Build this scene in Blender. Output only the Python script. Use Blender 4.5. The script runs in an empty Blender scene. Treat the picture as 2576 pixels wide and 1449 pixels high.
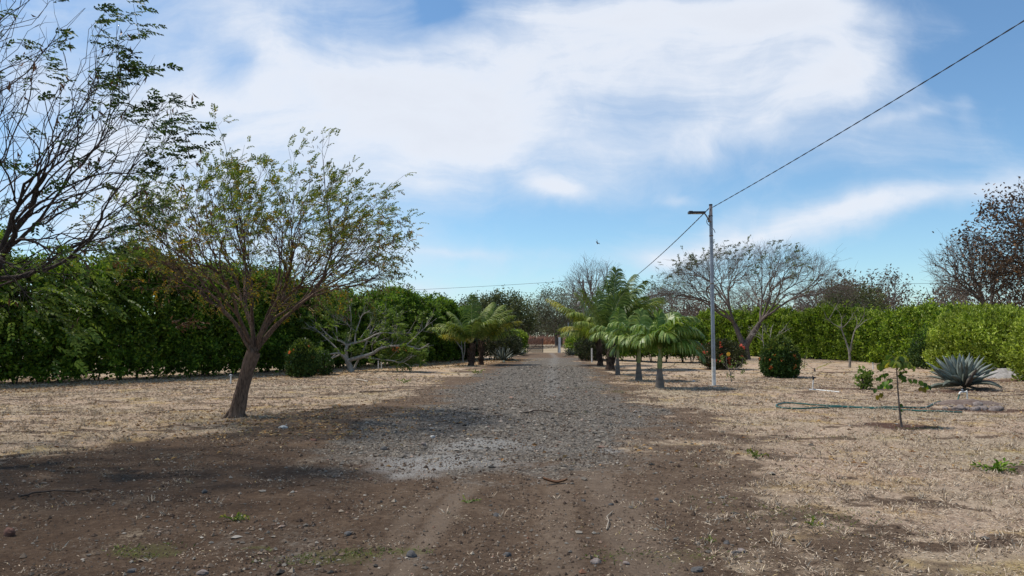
import bpy, math
import numpy as np
from math import radians, sin, cos, pi, exp, sqrt
from mathutils import Vector

# ------------------------------------------------------------------ camera, sky, sun, exposure
S = bpy.context.scene
COL = S.collection
F_PX, CX, CY, HOR, EYE = 1860.0, 1288.0, 724.5, 848.0, 1.6
PITCH = math.atan((HOR - CY) / F_PX)
cam_d = bpy.data.cameras.new('camera')
cam_d.sensor_width = 36.0
cam_d.lens = F_PX / 2576.0 * 36.0
cam_d.clip_start = 0.05
cam_d.clip_end = 9000.0
cam = bpy.data.objects.new('camera', cam_d)
cam.location = (0, 0, EYE)
cam.rotation_euler = (pi / 2 + PITCH, 0, 0)
COL.objects.link(cam)
S.camera = cam
S.view_settings.view_transform = 'Standard'
S.view_settings.look = 'None'
S.view_settings.gamma = 1.0
S.view_settings.exposure = 0.13
S.view_settings.use_curve_mapping = False

SUN_EL = radians(61)
SUN_FROM = Vector((-0.95, 0.31, 0)).normalized()          # the sun stands to the left, a little ahead
SKY_STRENGTH = 0.132
SUN_STRENGTH = 3.9
sun_d = bpy.data.lights.new('sun', 'SUN')
sun_d.energy = SUN_STRENGTH
sun_d.angle = radians(5.0)
sun_d.color = (1.0, 0.94, 0.85)
sun = bpy.data.objects.new('sun', sun_d)
to_sun = Vector((SUN_FROM.x * cos(SUN_EL), SUN_FROM.y * cos(SUN_EL), sin(SUN_EL)))
sun.rotation_euler = to_sun.to_track_quat('Z', 'Y').to_euler()
sun.location = (-30, 10, 40)
COL.objects.link(sun)


def ray(px, py):
    """direction through a place in the photograph, for measuring where things stand on the ground"""
    a, b = (px - CX) / F_PX, (CY - py) / F_PX
    return Vector((a, cos(PITCH) - b * sin(PITCH), sin(PITCH) + b * cos(PITCH)))


def G(px, py):
    r = ray(px, py)
    t = EYE / -r.z
    return Vector((r.x * t, r.y * t, 0))


def AT(px, py, Y):
    r = ray(px, py)
    t = Y / r.y
    return Vector((r.x * t, Y, EYE + r.z * t))


# ------------------------------------------------------------------ node helpers
def N(nt, typ, **kw):
    n = nt.nodes.new(typ)
    for k, v in kw.items():
        setattr(n, k, v)
    return n


def L(nt, a, b):
    nt.links.new(a, b)


def math_node(nt, op, a, b=None, c=None, clamp=False):
    n = N(nt, 'ShaderNodeMath', operation=op, use_clamp=clamp)
    for i, v in enumerate((a, b, c)):
        if v is None:
            continue
        if isinstance(v, (int, float)):
            n.inputs[i].default_value = v
        else:
            L(nt, v, n.inputs[i])
    return n.outputs[0]


def smooth(nt, v, lo, hi):
    n = N(nt, 'ShaderNodeMapRange', interpolation_type='SMOOTHSTEP')
    L(nt, v, n.inputs['Value'])
    n.inputs['From Min'].default_value = lo
    n.inputs['From Max'].default_value = hi
    return n.outputs['Result']


def mixc(nt, f, a, b, blend='MIX'):
    n = N(nt, 'ShaderNodeMix', data_type='RGBA', blend_type=blend)
    for sock, v in ((n.inputs[0], f), (n.inputs[6], a), (n.inputs[7], b)):
        if isinstance(v, (int, float)):
            sock.default_value = v
        elif isinstance(v, tuple):
            sock.default_value = v if len(v) == 4 else v + (1,)
        else:
            L(nt, v, sock)
    return n.outputs[2]


def ramp(nt, v, stops):
    n = N(nt, 'ShaderNodeValToRGB')
    e = n.color_ramp.elements
    while len(e) < len(stops):
        e.new(0.5)
    for el, (p, c) in zip(e, stops):
        el.position = p
        el.color = c + (1,) if len(c) == 3 else c
    L(nt, v, n.inputs[0])
    return n.outputs[0]


def noise(nt, vec, scale, detail=4.0, rough=0.55, dist=0.0):
    n = N(nt, 'ShaderNodeTexNoise')
    n.inputs['Scale'].default_value = scale
    n.inputs['Detail'].default_value = detail
    n.inputs['Roughness'].default_value = rough
    n.inputs['Distortion'].default_value = dist
    if vec is not None:
        L(nt, vec, n.inputs['Vector'])
    return n.outputs['Fac']


# ------------------------------------------------------------------ world: Nishita sky with cirrus streaks
def make_world():
    w = bpy.data.worlds.new('World')
    S.world = w
    w.use_nodes = True
    nt = w.node_tree
    nt.nodes.clear()
    sky = N(nt, 'ShaderNodeTexSky', sky_type='NISHITA')
    sky.sun_disc = False
    sky.sun_elevation = SUN_EL
    sky.sun_rotation = math.atan2(SUN_FROM.x, SUN_FROM.y)
    sky.altitude = 60
    sky.air_density = 1.0
    sky.dust_density = 0.25
    sky.ozone_density = 2.2
    tc = N(nt, 'ShaderNodeTexCoord')
    D = tc.outputs['Generated']
    sep = N(nt, 'ShaderNodeSeparateXYZ')
    L(nt, D, sep.inputs[0])
    dy = math_node(nt, 'MAXIMUM', sep.outputs[1], 0.12)
    u = math_node(nt, 'DIVIDE', sep.outputs[0], dy)
    v = math_node(nt, 'DIVIDE', sep.outputs[2], dy)
    uv = N(nt, 'ShaderNodeCombineXYZ')
    L(nt, u, uv.inputs[0]); L(nt, v, uv.inputs[1])
    # warp so that banks of cloud have ragged, wind-drawn edges
    wn = N(nt, 'ShaderNodeTexNoise')
    wn.inputs['Scale'].default_value = 3.0
    wn.inputs['Detail'].default_value = 7
    L(nt, uv.outputs[0], wn.inputs['Vector'])
    ws = N(nt, 'ShaderNodeVectorMath', operation='SUBTRACT')
    L(nt, wn.outputs['Color'], ws.inputs[0]); ws.inputs[1].default_value = (0.5, 0.5, 0.5)
    wm = N(nt, 'ShaderNodeVectorMath', operation='MULTIPLY')
    L(nt, ws.outputs[0], wm.inputs[0]); wm.inputs[1].default_value = (0.20, 0.13, 0)
    wa = N(nt, 'ShaderNodeVectorMath', operation='ADD')
    L(nt, uv.outputs[0], wa.inputs[0]); L(nt, wm.outputs[0], wa.inputs[1])
    W = wa.outputs[0]

    def blob(px, py, sx, sy, ang, amp, acc):
        r = ray(px, py)
        m = N(nt, 'ShaderNodeMapping', vector_type='TEXTURE')
        m.inputs['Location'].default_value = (r.x / r.y, r.z / r.y, 0)
        m.inputs['Rotation'].default_value = (0, 0, radians(ang))
        m.inputs['Scale'].default_value = (sx / F_PX, sy / F_PX, 1)
        L(nt, W, m.inputs['Vector'])
        d = N(nt, 'ShaderNodeVectorMath', operation='DOT_PRODUCT')
        L(nt, m.outputs[0], d.inputs[0]); L(nt, m.outputs[0], d.inputs[1])
        e = math_node(nt, 'EXPONENT', math_node(nt, 'MULTIPLY', d.outputs['Value'], -1.0))
        return math_node(nt, 'MULTIPLY_ADD', e, amp, acc)

    acc = 0.0
    for b in CLOUDS:
        acc = blob(*b, acc)
    # long streaks drawn out along the wind
    mp = N(nt, 'ShaderNodeMapping')
    mp.inputs['Rotation'].default_value = (0, 0, radians(-22))
    mp.inputs['Scale'].default_value = (1.6, 5.5, 1)
    L(nt, W, mp.inputs['Vector'])
    st = noise(nt, mp.outputs[0], 2.4, 8, 0.62, 0.6)
    fine = noise(nt, W, 13.0, 7, 0.6, 0.4)
    dens = math_node(nt, 'ADD', acc, math_node(nt, 'MULTIPLY', math_node(nt, 'SUBTRACT', st, 0.5), 1.25))
    dens = math_node(nt, 'ADD', dens, math_node(nt, 'MULTIPLY', math_node(nt, 'SUBTRACT', fine, 0.5), 0.55))
    # behind and overhead: the same kind of broken cirrus with no particular banks
    back = noise(nt, D, 2.2, 8, 0.6, 0.8)
    back = math_node(nt, 'MULTIPLY', math_node(nt, 'SUBTRACT', back, 0.42), 3.0)
    front = smooth(nt, sep.outputs[1], 0.22, 0.5)
    dens = math_node(nt, 'ADD', math_node(nt, 'MULTIPLY', dens, front),
                     math_node(nt, 'MULTIPLY', back, math_node(nt, 'SUBTRACT', 1.0, front)))
    cover = math_node(nt, 'MULTIPLY', smooth(nt, dens, -0.05, 1.28), 0.95)
    # the thickest parts are a little grey, thin veils keep some blue of the sky
    k = 1.0 / SKY_STRENGTH
    ccol = ramp(nt, smooth(nt, dens, 0.5, 1.7), [(0.0, (0.66, 0.735, 0.85)), (0.45, (0.77, 0.81, 0.885)), (1.0, (0.72, 0.755, 0.83))])
    cs = N(nt, 'ShaderNodeVectorMath', operation='SCALE')
    L(nt, ccol, cs.inputs[0]); cs.inputs['Scale'].default_value = k
    skyc = mixc(nt, 1.0, sky.outputs[0], SKY_TINT, 'MULTIPLY')
    col = mixc(nt, cover, skyc, cs.outputs[0])
    bg = N(nt, 'ShaderNodeBackground')
    L(nt, col, bg.inputs[0])
    bg.inputs['Strength'].default_value = SKY_STRENGTH
    out = N(nt, 'ShaderNodeOutputWorld')
    L(nt, bg.outputs[0], out.inputs[0])


SKY_TINT = (0.76, 0.94, 1.01)
# place (in photograph pixels), half sizes, tilt, thickness of each bank of cloud
CLOUDS = [
    (1500, 130, 560, 150, 8, 1.0), (900, 260, 420, 170, -12, 0.9), (620, 120, 160, 70, -25, 0.35), (1250, 330, 420, 90, 10, 0.45),
    (350, 380, 430, 240, 0, 0.85), (150, 120, 330, 160, 0, 0.45), (600, 620, 600, 150, 0, 0.45), (2000, 40, 330, 60, -4, 0.75),
    (2120, 200, 130, 75, 20, 0.75), (1900, 300, 260, 80, 15, 0.35), (2420, 250, 30, 60, 10, 0.25), (2260, 290, 150, 18, 16, 0.35),
    (1400, 468, 95, 30, -4, 0.75), (1690, 478, 50, 12, 0, 0.45), (1150, 627, 120, 14, 0, 0.35), (1060, 718, 100, 15, 0, 0.45),
    (2000, 560, 420, 50, 9, 0.95), (1680, 635, 150, 35, 15, 0.6), (2480, 470, 260, 45, 10, 0.7), (1850, 520, 90, 25, 15, 0.3),
    (1700, 390, 260, 50, 10, 0.2), (1110, 30, 75, 38, 10, -0.9), (580, 180, 60, 55, 10, -0.5), (700, 10, 330, 50, 0, 0.45), (1500, 20, 420, 60, 0, 0.5), (1850, 330, 520, 110, 10, 0.42), (2300, 340, 260, 100, 15, 0.34), (1960, 170, 220, 90, 10, 0.45), (1700, 230, 300, 80, 5, 0.25), (1300, 640, 700, 50, 0, 0.16), (1350, 440, 500, 60, 0, 0.12), (1000, 520, 200, 200, 0, 0.25), (2450, 170, 170, 110, 15, -0.4),
    (2300, 640, 200, 30, 8, -0.2), (1250, 560, 300, 60, 0, -0.2),
]
make_world()

# ------------------------------------------------------------------ numpy noise
def _h(ix, iy, iz, s):
    n = (ix * 374761393 + iy * 668265263 + iz * 2147483647 + s * 974634777) & 0xFFFFFFFF
    n = ((n ^ (n >> 13)) * 1274126177) & 0xFFFFFFFF
    n = ((n ^ (n >> 16)) * 2246822519) & 0xFFFFFFFF
    return ((n ^ (n >> 15)) & 0xFFFFFF) / float(0xFFFFFF)


def vn(x, y, z=0.0, seed=0):
    x = np.asarray(x, float); y = np.asarray(y, float) + 0 * x; z = np.asarray(z, float) + 0 * x
    ix, iy, iz = np.floor(x).astype(np.int64), np.floor(y).astype(np.int64), np.floor(z).astype(np.int64)
    fx, fy, fz = x - ix, y - iy, z - iz
    fx, fy, fz = [t * t * (3 - 2 * t) for t in (fx, fy, fz)]
    r = 0
    for a in (0, 1):
        for b in (0, 1):
            for c in (0, 1):
                r = r + _h(ix + a, iy + b, iz + c, seed) * (fx if a else 1 - fx) * (fy if b else 1 - fy) * (fz if c else 1 - fz)
    return r


def fbm(x, y, z=0.0, seed=0, oct=4):
    t, a, f, s = 0, 0.5, 1.0, 0
    for i in range(oct):
        t = t + a * vn(np.asarray(x) * f, np.asarray(y) * f, np.asarray(z) * f, seed + i)
        s += a; a *= 0.5; f *= 2.03
    return t / s


def sst(x, lo, hi):
    t = np.clip((np.asarray(x, float) - lo) / (hi - lo), 0, 1)
    return t * t * (3 - 2 * t)


def unit(a):
    return a / np.maximum(np.linalg.norm(a, axis=-1, keepdims=True), 1e-9)


# ------------------------------------------------------------------ mesh builder
class MB:
    def __init__(self):
        self.V, self.F, self.n = [], [], 0

    def add(self, V, F, m=0):
        V = np.asarray(V, float).reshape(-1, 3)
        F = np.asarray(F, np.int64)
        if len(V) == 0 or len(F) == 0:
            return
        self.V.append(V); self.F.append((F + self.n, m)); self.n += len(V)

    def mesh(self, name, mats, smooth=False):
        me = bpy.data.meshes.new(name)
        V = np.concatenate(self.V) if self.V else np.zeros((0, 3))
        me.vertices.add(len(V))
        me.vertices.foreach_set('co', V.astype(np.float32).ravel())
        li = np.concatenate([f.ravel() for f, _ in self.F]).astype(np.int32)
        tot = np.concatenate([np.full(len(f), f.shape[1]) for f, _ in self.F])
        mi = np.concatenate([np.full(len(f), m) for f, m in self.F]).astype(np.int32)
        start = np.concatenate([[0], np.cumsum(tot)[:-1]]).astype(np.int32)
        me.loops.add(len(li)); me.loops.foreach_set('vertex_index', li)
        me.polygons.add(len(tot)); me.polygons.foreach_set('loop_start', start)
        for m in (mats if isinstance(mats, (list, tuple)) else [mats]):
            me.materials.append(m)
        me.polygons.foreach_set('material_index', mi)
        me.polygons.foreach_set('use_smooth', np.full(len(tot), bool(smooth)))
        me.update(calc_edges=True)
        return me

    def build(self, name, mats, parent=None, smooth=False, loc=None):
        o = bpy.data.objects.new(name, self.mesh(name, mats, smooth))
        COL.objects.link(o)
        if parent is not None:
            o.parent = parent
        if loc is not None:
            o.location = loc
        return o


def tag(o, label=None, cat=None, group=None, kind=None):
    if label: o['label'] = label
    if cat: o['category'] = cat
    if group: o['group'] = group
    if kind: o['kind'] = kind
    return o


def thing(name, label, cat, loc=(0, 0, 0), group=None, rz=0.0):
    o = bpy.data.objects.new(name, None)
    o.empty_display_size = 0.3
    o.location = loc
    o.rotation_euler = (0, 0, rz)
    COL.objects.link(o)
    return tag(o, label, cat, group)


def copy_thing(root, loc, rz=0.0, scale=1.0, label=None, group=None):
    r = root.copy(); COL.objects.link(r)
    r.location = loc; r.rotation_euler = (0, 0, rz)
    r.scale = (scale, scale, scale) if isinstance(scale, (int, float)) else scale
    if label: r['label'] = label
    if group: r['group'] = group
    for ch in list(root.children):
        c = ch.copy(); COL.objects.link(c); c.parent = r
        for g in ch.children:
            d = g.copy(); COL.objects.link(d); d.parent = c
    return r


def tube(mb, pts, rad, sides=6, m=0, cap=True):
    P = np.asarray(pts, float); n = len(P)
    R = np.full(n, rad, float) if np.isscalar(rad) else np.asarray(rad, float)
    T = np.empty_like(P)
    T[1:-1] = P[2:] - P[:-2]; T[0] = P[1] - P[0]; T[-1] = P[-1] - P[-2]
    T = unit(T)
    ref = np.array([0.31, 0.87, 0.38]) if abs(T[:, 2]).mean() > 0.8 else np.array([0.1, 0.05, 1.0])
    A = unit(np.cross(T, ref)); B = np.cross(T, A)
    a = np.arange(sides) * 2 * pi / sides
    V = P[:, None] + R[:, None, None] * (A[:, None] * np.cos(a)[None, :, None] + B[:, None] * np.sin(a)[None, :, None])
    V = V.reshape(-1, 3)
    i = np.arange(n - 1)[:, None] * sides; j = np.arange(sides)[None]; k = (j + 1) % sides
    F = np.stack([i + j, i + k, i + sides + k, i + sides + j], -1).reshape(-1, 4)
    mb.add(V, F, m)
    if cap and R[-1] > 0.004:
        mb.add(V[-sides:], np.arange(sides)[None], m)
    if cap and R[0] > 0.004:
        mb.add(V[:sides], np.arange(sides)[::-1][None], m)


def box(mb, lo, hi, m=0):
    x0, y0, z0 = lo; x1, y1, z1 = hi
    V = [(x0, y0, z0), (x1, y0, z0), (x1, y1, z0), (x0, y1, z0), (x0, y0, z1), (x1, y0, z1), (x1, y1, z1), (x0, y1, z1)]
    mb.add(V, [(0, 3, 2, 1), (4, 5, 6, 7), (0, 1, 5, 4), (1, 2, 6, 5), (2, 3, 7, 6), (3, 0, 4, 7)], m)


def leaves(mb, P, D, Nn, ln, wd, m=0, fold=0.25):
    """many small folded leaves: P bases, D directions, Nn rough normals, ln lengths, wd widths"""
    P, D = np.asarray(P, float), unit(np.asarray(D, float))
    if len(P) == 0:
        return
    ln = np.broadcast_to(np.asarray(ln, float), (len(P),))[:, None]
    wd = np.broadcast_to(np.asarray(wd, float), (len(P),))[:, None]
    s = unit(np.cross(D, Nn) + 1e-6); n = np.cross(s, D)
    a = P; c = P + D * ln - n * ln * 0.12
    mid = P + D * ln * 0.5
    b = mid + s * wd * 0.5 + n * wd * fold; d = mid - s * wd * 0.5 + n * wd * fold
    V = np.stack([a, b, c, d], 1).reshape(-1, 3)
    mb.add(V, np.arange(len(P) * 4).reshape(-1, 4), m)


def pinnate(mb, rng, P, D, length, pairs, lw, ll, wind=(0, 0, 0), windk=0.0, droop=0.3, m=0):
    """feather leaves: a row of paired leaflets along each leaf's rib"""
    P = np.asarray(P, float); D = unit(np.asarray(D, float) + np.asarray(wind) * windk + rng.normal(0, .25, P.shape))
    n = len(P)
    if n == 0:
        return
    Ls = length * rng.uniform(.7, 1.2, n)[:, None]
    up = unit(np.array([0, 0, 1.0]) + rng.normal(0, .5, (n, 3)))
    s = unit(np.cross(D, up)); nn = np.cross(s, D)
    for j in range(pairs):
        t = (j + 1) / pairs
        p = P + D * Ls * t - np.array([0, 0, 1]) * Ls * droop * t * t
        for sg in (-1, 1):
            if rng.rand() < 0.08:
                continue
            d = s * sg * 0.8 + D * (0.45 + 0.3 * t) - np.array([0, 0, .15]) + np.asarray(wind) * windk * .4 + rng.normal(0, .18, (n, 3))
            leaves(mb, p, d, nn, ll * rng.uniform(.8, 1.15, n) * (1 - .25 * abs(t - .5)), lw * rng.uniform(.8, 1.2, n), m)


# ------------------------------------------------------------------ materials
MATS = {}


def mat(name):
    m = bpy.data.materials.new(name); m.use_nodes = True
    nt = m.node_tree
    for n in list(nt.nodes):
        nt.nodes.remove(n)
    out = N(nt, 'ShaderNodeOutputMaterial')
    MATS[name] = m
    return m, nt, out


def leaf_mat(name, stops, trans=0.3, rough=0.5, spec=0.25, vary=0.45, nscale=1.3, tcol=(1.15, 1.25, 0.55)):
    m, nt, out = mat(name)
    g = N(nt, 'ShaderNodeNewGeometry')
    c = ramp(nt, g.outputs['Random Per Island'], stops)
    nz = noise(nt, g.outputs['Position'], nscale, 3)
    f = N(nt, 'ShaderNodeMapRange')
    L(nt, nz, f.inputs[0]); f.inputs[1].default_value = 0.3; f.inputs[2].default_value = 0.7
    f.inputs[3].default_value = 1 - vary; f.inputs[4].default_value = 1 + vary
    cs = N(nt, 'ShaderNodeVectorMath', operation='SCALE')
    L(nt, c, cs.inputs[0]); L(nt, f.outputs[0], cs.inputs['Scale'])
    p = N(nt, 'ShaderNodeBsdfPrincipled')
    L(nt, cs.outputs[0], p.inputs['Base Color'])
    p.inputs['Roughness'].default_value = rough
    p.inputs['Specular IOR Level'].default_value = spec
    t = N(nt, 'ShaderNodeBsdfTranslucent')
    tm = N(nt, 'ShaderNodeVectorMath', operation='MULTIPLY')
    L(nt, cs.outputs[0], tm.inputs[0]); tm.inputs[1].default_value = tcol
    L(nt, tm.outputs[0], t.inputs[0])
    mx = N(nt, 'ShaderNodeMixShader'); mx.inputs[0].default_value = trans
    L(nt, p.outputs[0], mx.inputs[1]); L(nt, t.outputs[0], mx.inputs[2])
    L(nt, mx.outputs[0], out.inputs[0])
    return m


def bark_mat(name, a, b, scale=9.0, stretch=5.0, bump=0.5, dist=0.02):
    m, nt, out = mat(name)
    tc = N(nt, 'ShaderNodeTexCoord')
    mp = N(nt, 'ShaderNodeMapping'); mp.inputs['Scale'].default_value = (1, 1, 1 / stretch)
    L(nt, tc.outputs['Object'], mp.inputs[0])
    n1 = noise(nt, mp.outputs[0], scale * stretch, 5, 0.65)
    n2 = noise(nt, tc.outputs['Object'], 2.2, 3)
    f = math_node(nt, 'MULTIPLY_ADD', n1, 0.7, math_node(nt, 'MULTIPLY', n2, 0.3))
    c = ramp(nt, f, [(0.38, a), (0.62, b)])
    p = N(nt, 'ShaderNodeBsdfPrincipled')
    L(nt, c, p.inputs['Base Color']); p.inputs['Roughness'].default_value = 0.9
    p.inputs['Specular IOR Level'].default_value = 0.15
    bp = N(nt, 'ShaderNodeBump'); bp.inputs['Strength'].default_value = bump; bp.inputs['Distance'].default_value = dist
    L(nt, n1, bp.inputs['Height']); L(nt, bp.outputs[0], p.inputs['Normal'])
    L(nt, p.outputs[0], out.inputs[0])
    return m


def plain_mat(name, a, b=None, scale=8.0, rough=0.6, metal=0.0, spec=0.4, bump=0.0, lo=.35, hi=.65):
    m, nt, out = mat(name)
    tc = N(nt, 'ShaderNodeTexCoord')
    nz = noise(nt, tc.outputs['Object'], scale, 6, 0.62)
    c = ramp(nt, nz, [(lo, a), (hi, b or tuple(x * .8 for x in a))])
    p = N(nt, 'ShaderNodeBsdfPrincipled')
    L(nt, c, p.inputs['Base Color']); p.inputs['Roughness'].default_value = rough
    p.inputs['Metallic'].default_value = metal; p.inputs['Specular IOR Level'].default_value = spec
    if bump:
        bp = N(nt, 'ShaderNodeBump'); bp.inputs['Strength'].default_value = bump; bp.inputs['Distance'].default_value = 0.02
        L(nt, nz, bp.inputs['Height']); L(nt, bp.outputs[0], p.inputs['Normal'])
    L(nt, p.outputs[0], out.inputs[0])
    return m


def scatter_mat(name, stops, rough=0.9, nscale=0.0, trans=0.0):
    """loose small things, each its own shade"""
    m, nt, out = mat(name)
    g = N(nt, 'ShaderNodeNewGeometry')
    c = ramp(nt, g.outputs['Random Per Island'], stops)
    p = N(nt, 'ShaderNodeBsdfPrincipled')
    L(nt, c, p.inputs['Base Color']); p.inputs['Roughness'].default_value = rough
    p.inputs['Specular IOR Level'].default_value = 0.15
    L(nt, p.outputs[0], out.inputs[0])
    return m


M_bark_red = bark_mat('bark_brown', (0.052, 0.034, 0.025), (0.235, 0.155, 0.112), 7, 5, 0.9, 0.03)
M_bark_dark = bark_mat('bark_dark', (0.028, 0.020, 0.017), (0.105, 0.08, 0.066), 7, 5, 0.8, 0.03)
M_bark_grey = bark_mat('bark_grey', (0.13, 0.11, 0.09), (0.36, 0.32, 0.27), 6, 3, 0.4, 0.02)
M_bark_pale = bark_mat('bark_pale_grey', (0.20, 0.18, 0.15), (0.42, 0.38, 0.33), 6, 3, 0.4, 0.02)
M_bark_rain = bark_mat('bark_grey_brown', (0.075, 0.057, 0.047), (0.215, 0.172, 0.145), 4, 4, 0.6, 0.03)
M_bark_far = bark_mat('bark_far', (0.10, 0.082, 0.07), (0.24, 0.20, 0.175), 3, 3, 0.3)
M_palm_trunk = bark_mat('palm_bark_grey', (0.12, 0.10, 0.085), (0.24, 0.21, 0.18), 5, .25, 0.5, 0.02)
M_coco_trunk = bark_mat('palm_bark_fibre', (0.03, 0.02, 0.015), (0.13, 0.085, 0.06), 9, 1.5, 1.0, 0.05)
M_shaft = plain_mat('palm_crownshaft', (0.16, 0.20, 0.06), (0.26, 0.27, 0.10), 6, 0.4)
M_rib = plain_mat('palm_rib', (0.22, 0.22, 0.06), (0.32, 0.29, 0.10), 5, 0.45)
M_rib_pale = plain_mat('palm_rib_pale', (0.40, 0.38, 0.28), (0.30, 0.29, 0.18), 5, 0.45)

M_hedge_l = leaf_mat('hedge_leaves', [(0, (0.030, 0.066, 0.009)), (.5, (0.080, 0.150, 0.016)), (.85, (0.17, 0.255, 0.027)), (1, (0.28, 0.36, 0.05))], .3, vary=.6, nscale=1.7)
M_hedge_r = leaf_mat('hedge_leaves_light', [(0, (0.032, 0.068, 0.007)), (.45, (0.125, 0.20, 0.018)), (.8, (0.27, 0.36, 0.033)), (1, (0.42, 0.48, 0.08))], .3, vary=.6, nscale=1.7)
M_hedge_y = leaf_mat('shrub_leaves_yellow', [(0, (0.11, 0.155, 0.018)), (.5, (0.25, 0.315, 0.036)), (1, (0.42, 0.47, 0.09))], .3)
M_main_leaf = leaf_mat('tree_leaves_green', [(0, (0.052, 0.092, 0.021)), (.5, (0.125, 0.172, 0.035)), (.85, (0.23, 0.245, 0.043)), (1, (0.37, 0.30, 0.045))], .35)
M_yellow_leaf = leaf_mat('tree_leaves_yellow', [(0, (0.14, 0.13, 0.02)), (.6, (0.26, 0.20, 0.028)), (.85, (0.42, 0.27, 0.03)), (1, (0.55, 0.36, 0.03))], .35, tcol=(1.1, 1, .5))
M_dry_pod = leaf_mat('dry_pods', [(0, (0.07, 0.035, 0.02)), (.6, (0.14, 0.07, 0.035)), (1, (0.26, 0.13, 0.06))], .15, tcol=(1, .8, .6))
M_straw_pod = leaf_mat('pale_pods', [(0, (0.16, 0.12, 0.07)), (1, (0.40, 0.33, 0.22))], .2, tcol=(1, .9, .7))
M_big_leaf = leaf_mat('tree_leaves_dark', [(0, (0.020, 0.036, 0.012)), (.6, (0.042, 0.075, 0.02)), (1, (0.10, 0.14, 0.03))], .3)
M_lime_leaf = leaf_mat('tree_leaves_lime', [(0, (0.06, 0.10, 0.02)), (.5, (0.12, 0.18, 0.035)), (1, (0.24, 0.29, 0.06))], .35)
M_coco = leaf_mat('palm_leaf', [(0, (0.11, 0.155, 0.026)), (.6, (0.195, 0.25, 0.043)), (1, (0.34, 0.35, 0.085))], .3, .5, .3, vary=.2)
M_coco_dark = leaf_mat('palm_leaf_dark', [(0, (0.055, 0.10, 0.028)), (.6, (0.11, 0.165, 0.042)), (1, (0.22, 0.26, 0.07))], .25, .5, .3, vary=.2)
M_coco_yellow = leaf_mat('palm_leaf_yellow', [(0, (0.20, 0.21, 0.025)), (.6, (0.34, 0.31, 0.04)), (1, (0.48, 0.40, 0.07))], .35, .4, .4, vary=.2)
M_adon = leaf_mat('palm_leaf_broad', [(0, (0.085, 0.15, 0.024)), (.6, (0.155, 0.24, 0.04)), (1, (0.32, 0.37, 0.10))], .28, .42, .4, vary=.2)
M_ixora = leaf_mat('shrub_leaves_dark', [(0, (0.018, 0.042, 0.010)), (.6, (0.045, 0.085, 0.018)), (1, (0.10, 0.15, 0.03))], .2)
M_ixora_top = leaf_mat('shrub_leaves_olive', [(0, (0.07, 0.10, 0.018)), (.6, (0.13, 0.165, 0.03)), (1, (0.20, 0.24, 0.045))], .3)
M_redbush = leaf_mat('shrub_leaves_bronze', [(0, (0.026, 0.030, 0.012)), (.6, (0.060, 0.066, 0.024)), (1, (0.12, 0.12, 0.04))], .2)
M_darkbush = leaf_mat('shrub_leaves_dull', [(0, (0.028, 0.034, 0.016)), (.6, (0.058, 0.065, 0.030)), (1, (0.11, 0.115, 0.05))], .15)
M_brown_leaf = leaf_mat('dry_brown_leaves', [(0, (0.045, 0.032, 0.024)), (.6, (0.11, 0.075, 0.052)), (.93, (0.18, 0.12, 0.07)), (1, (0.36, 0.16, 0.05))], .2, tcol=(1, .8, .6), vary=.3, nscale=.5)
M_far_olive = leaf_mat('far_leaves_olive', [(0, (0.05, 0.065, 0.024)), (.6, (0.10, 0.12, 0.042)), (1, (0.17, 0.185, 0.07))], .2, nscale=.4, tcol=(1.1, 1.1, .7))
M_far_grey = leaf_mat('far_leaves_grey', [(0, (0.09, 0.105, 0.065)), (.6, (0.16, 0.175, 0.115)), (1, (0.24, 0.25, 0.165))], .2, nscale=.4, tcol=(1.1, 1.1, .7))
M_far_brown = leaf_mat('far_leaves_brown', [(0, (0.075, 0.055, 0.038)), (.6, (0.14, 0.10, 0.068)), (1, (0.21, 0.16, 0.10))], .15, nscale=.25, tcol=(1, .8, .6))
M_far_green = leaf_mat('far_leaves_green', [(0, (0.036, 0.08, 0.016)), (.6, (0.07, 0.135, 0.026)), (1, (0.12, 0.19, 0.04))], .25)
M_orange = leaf_mat('petals_orange', [(0, (0.60, 0.14, 0.04)), (1, (0.80, 0.30, 0.10))], .3, tcol=(1, .7, .5))
M_red = leaf_mat('petals_red', [(0, (0.50, 0.06, 0.04)), (1, (0.72, 0.16, 0.09))], .3, tcol=(1, .7, .6))
M_petal_y = leaf_mat('petals_yellow', [(0, (0.75, 0.42, 0.05)), (1, (0.85, 0.55, 0.08))], .3, tcol=(1, .9, .6))
M_agave = leaf_mat('agave_leaf', [(0, (0.135, 0.16, 0.135)), (.6, (0.20, 0.23, 0.20)), (1, (0.29, 0.32, 0.275))], .04, .45, .35, vary=.18, nscale=6)
M_agave_low = leaf_mat('agave_leaf_old', [(0, (0.07, 0.085, 0.065)), (.6, (0.11, 0.125, 0.10)), (1, (0.16, 0.15, 0.12))], .03, .55, .3, vary=.35, nscale=7)
M_agave_dry = leaf_mat('agave_leaf_dry', [(0, (0.05, 0.04, 0.035)), (1, (0.13, 0.11, 0.09))], .02, .8, .2, vary=.4, nscale=7)
M_red_grass = leaf_mat('tall_red_grass', [(0, (0.17, 0.085, 0.055)), (.6, (0.27, 0.135, 0.085)), (1, (0.36, 0.20, 0.13))], .25, nscale=.15, tcol=(1, .8, .6), vary=.25)

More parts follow.
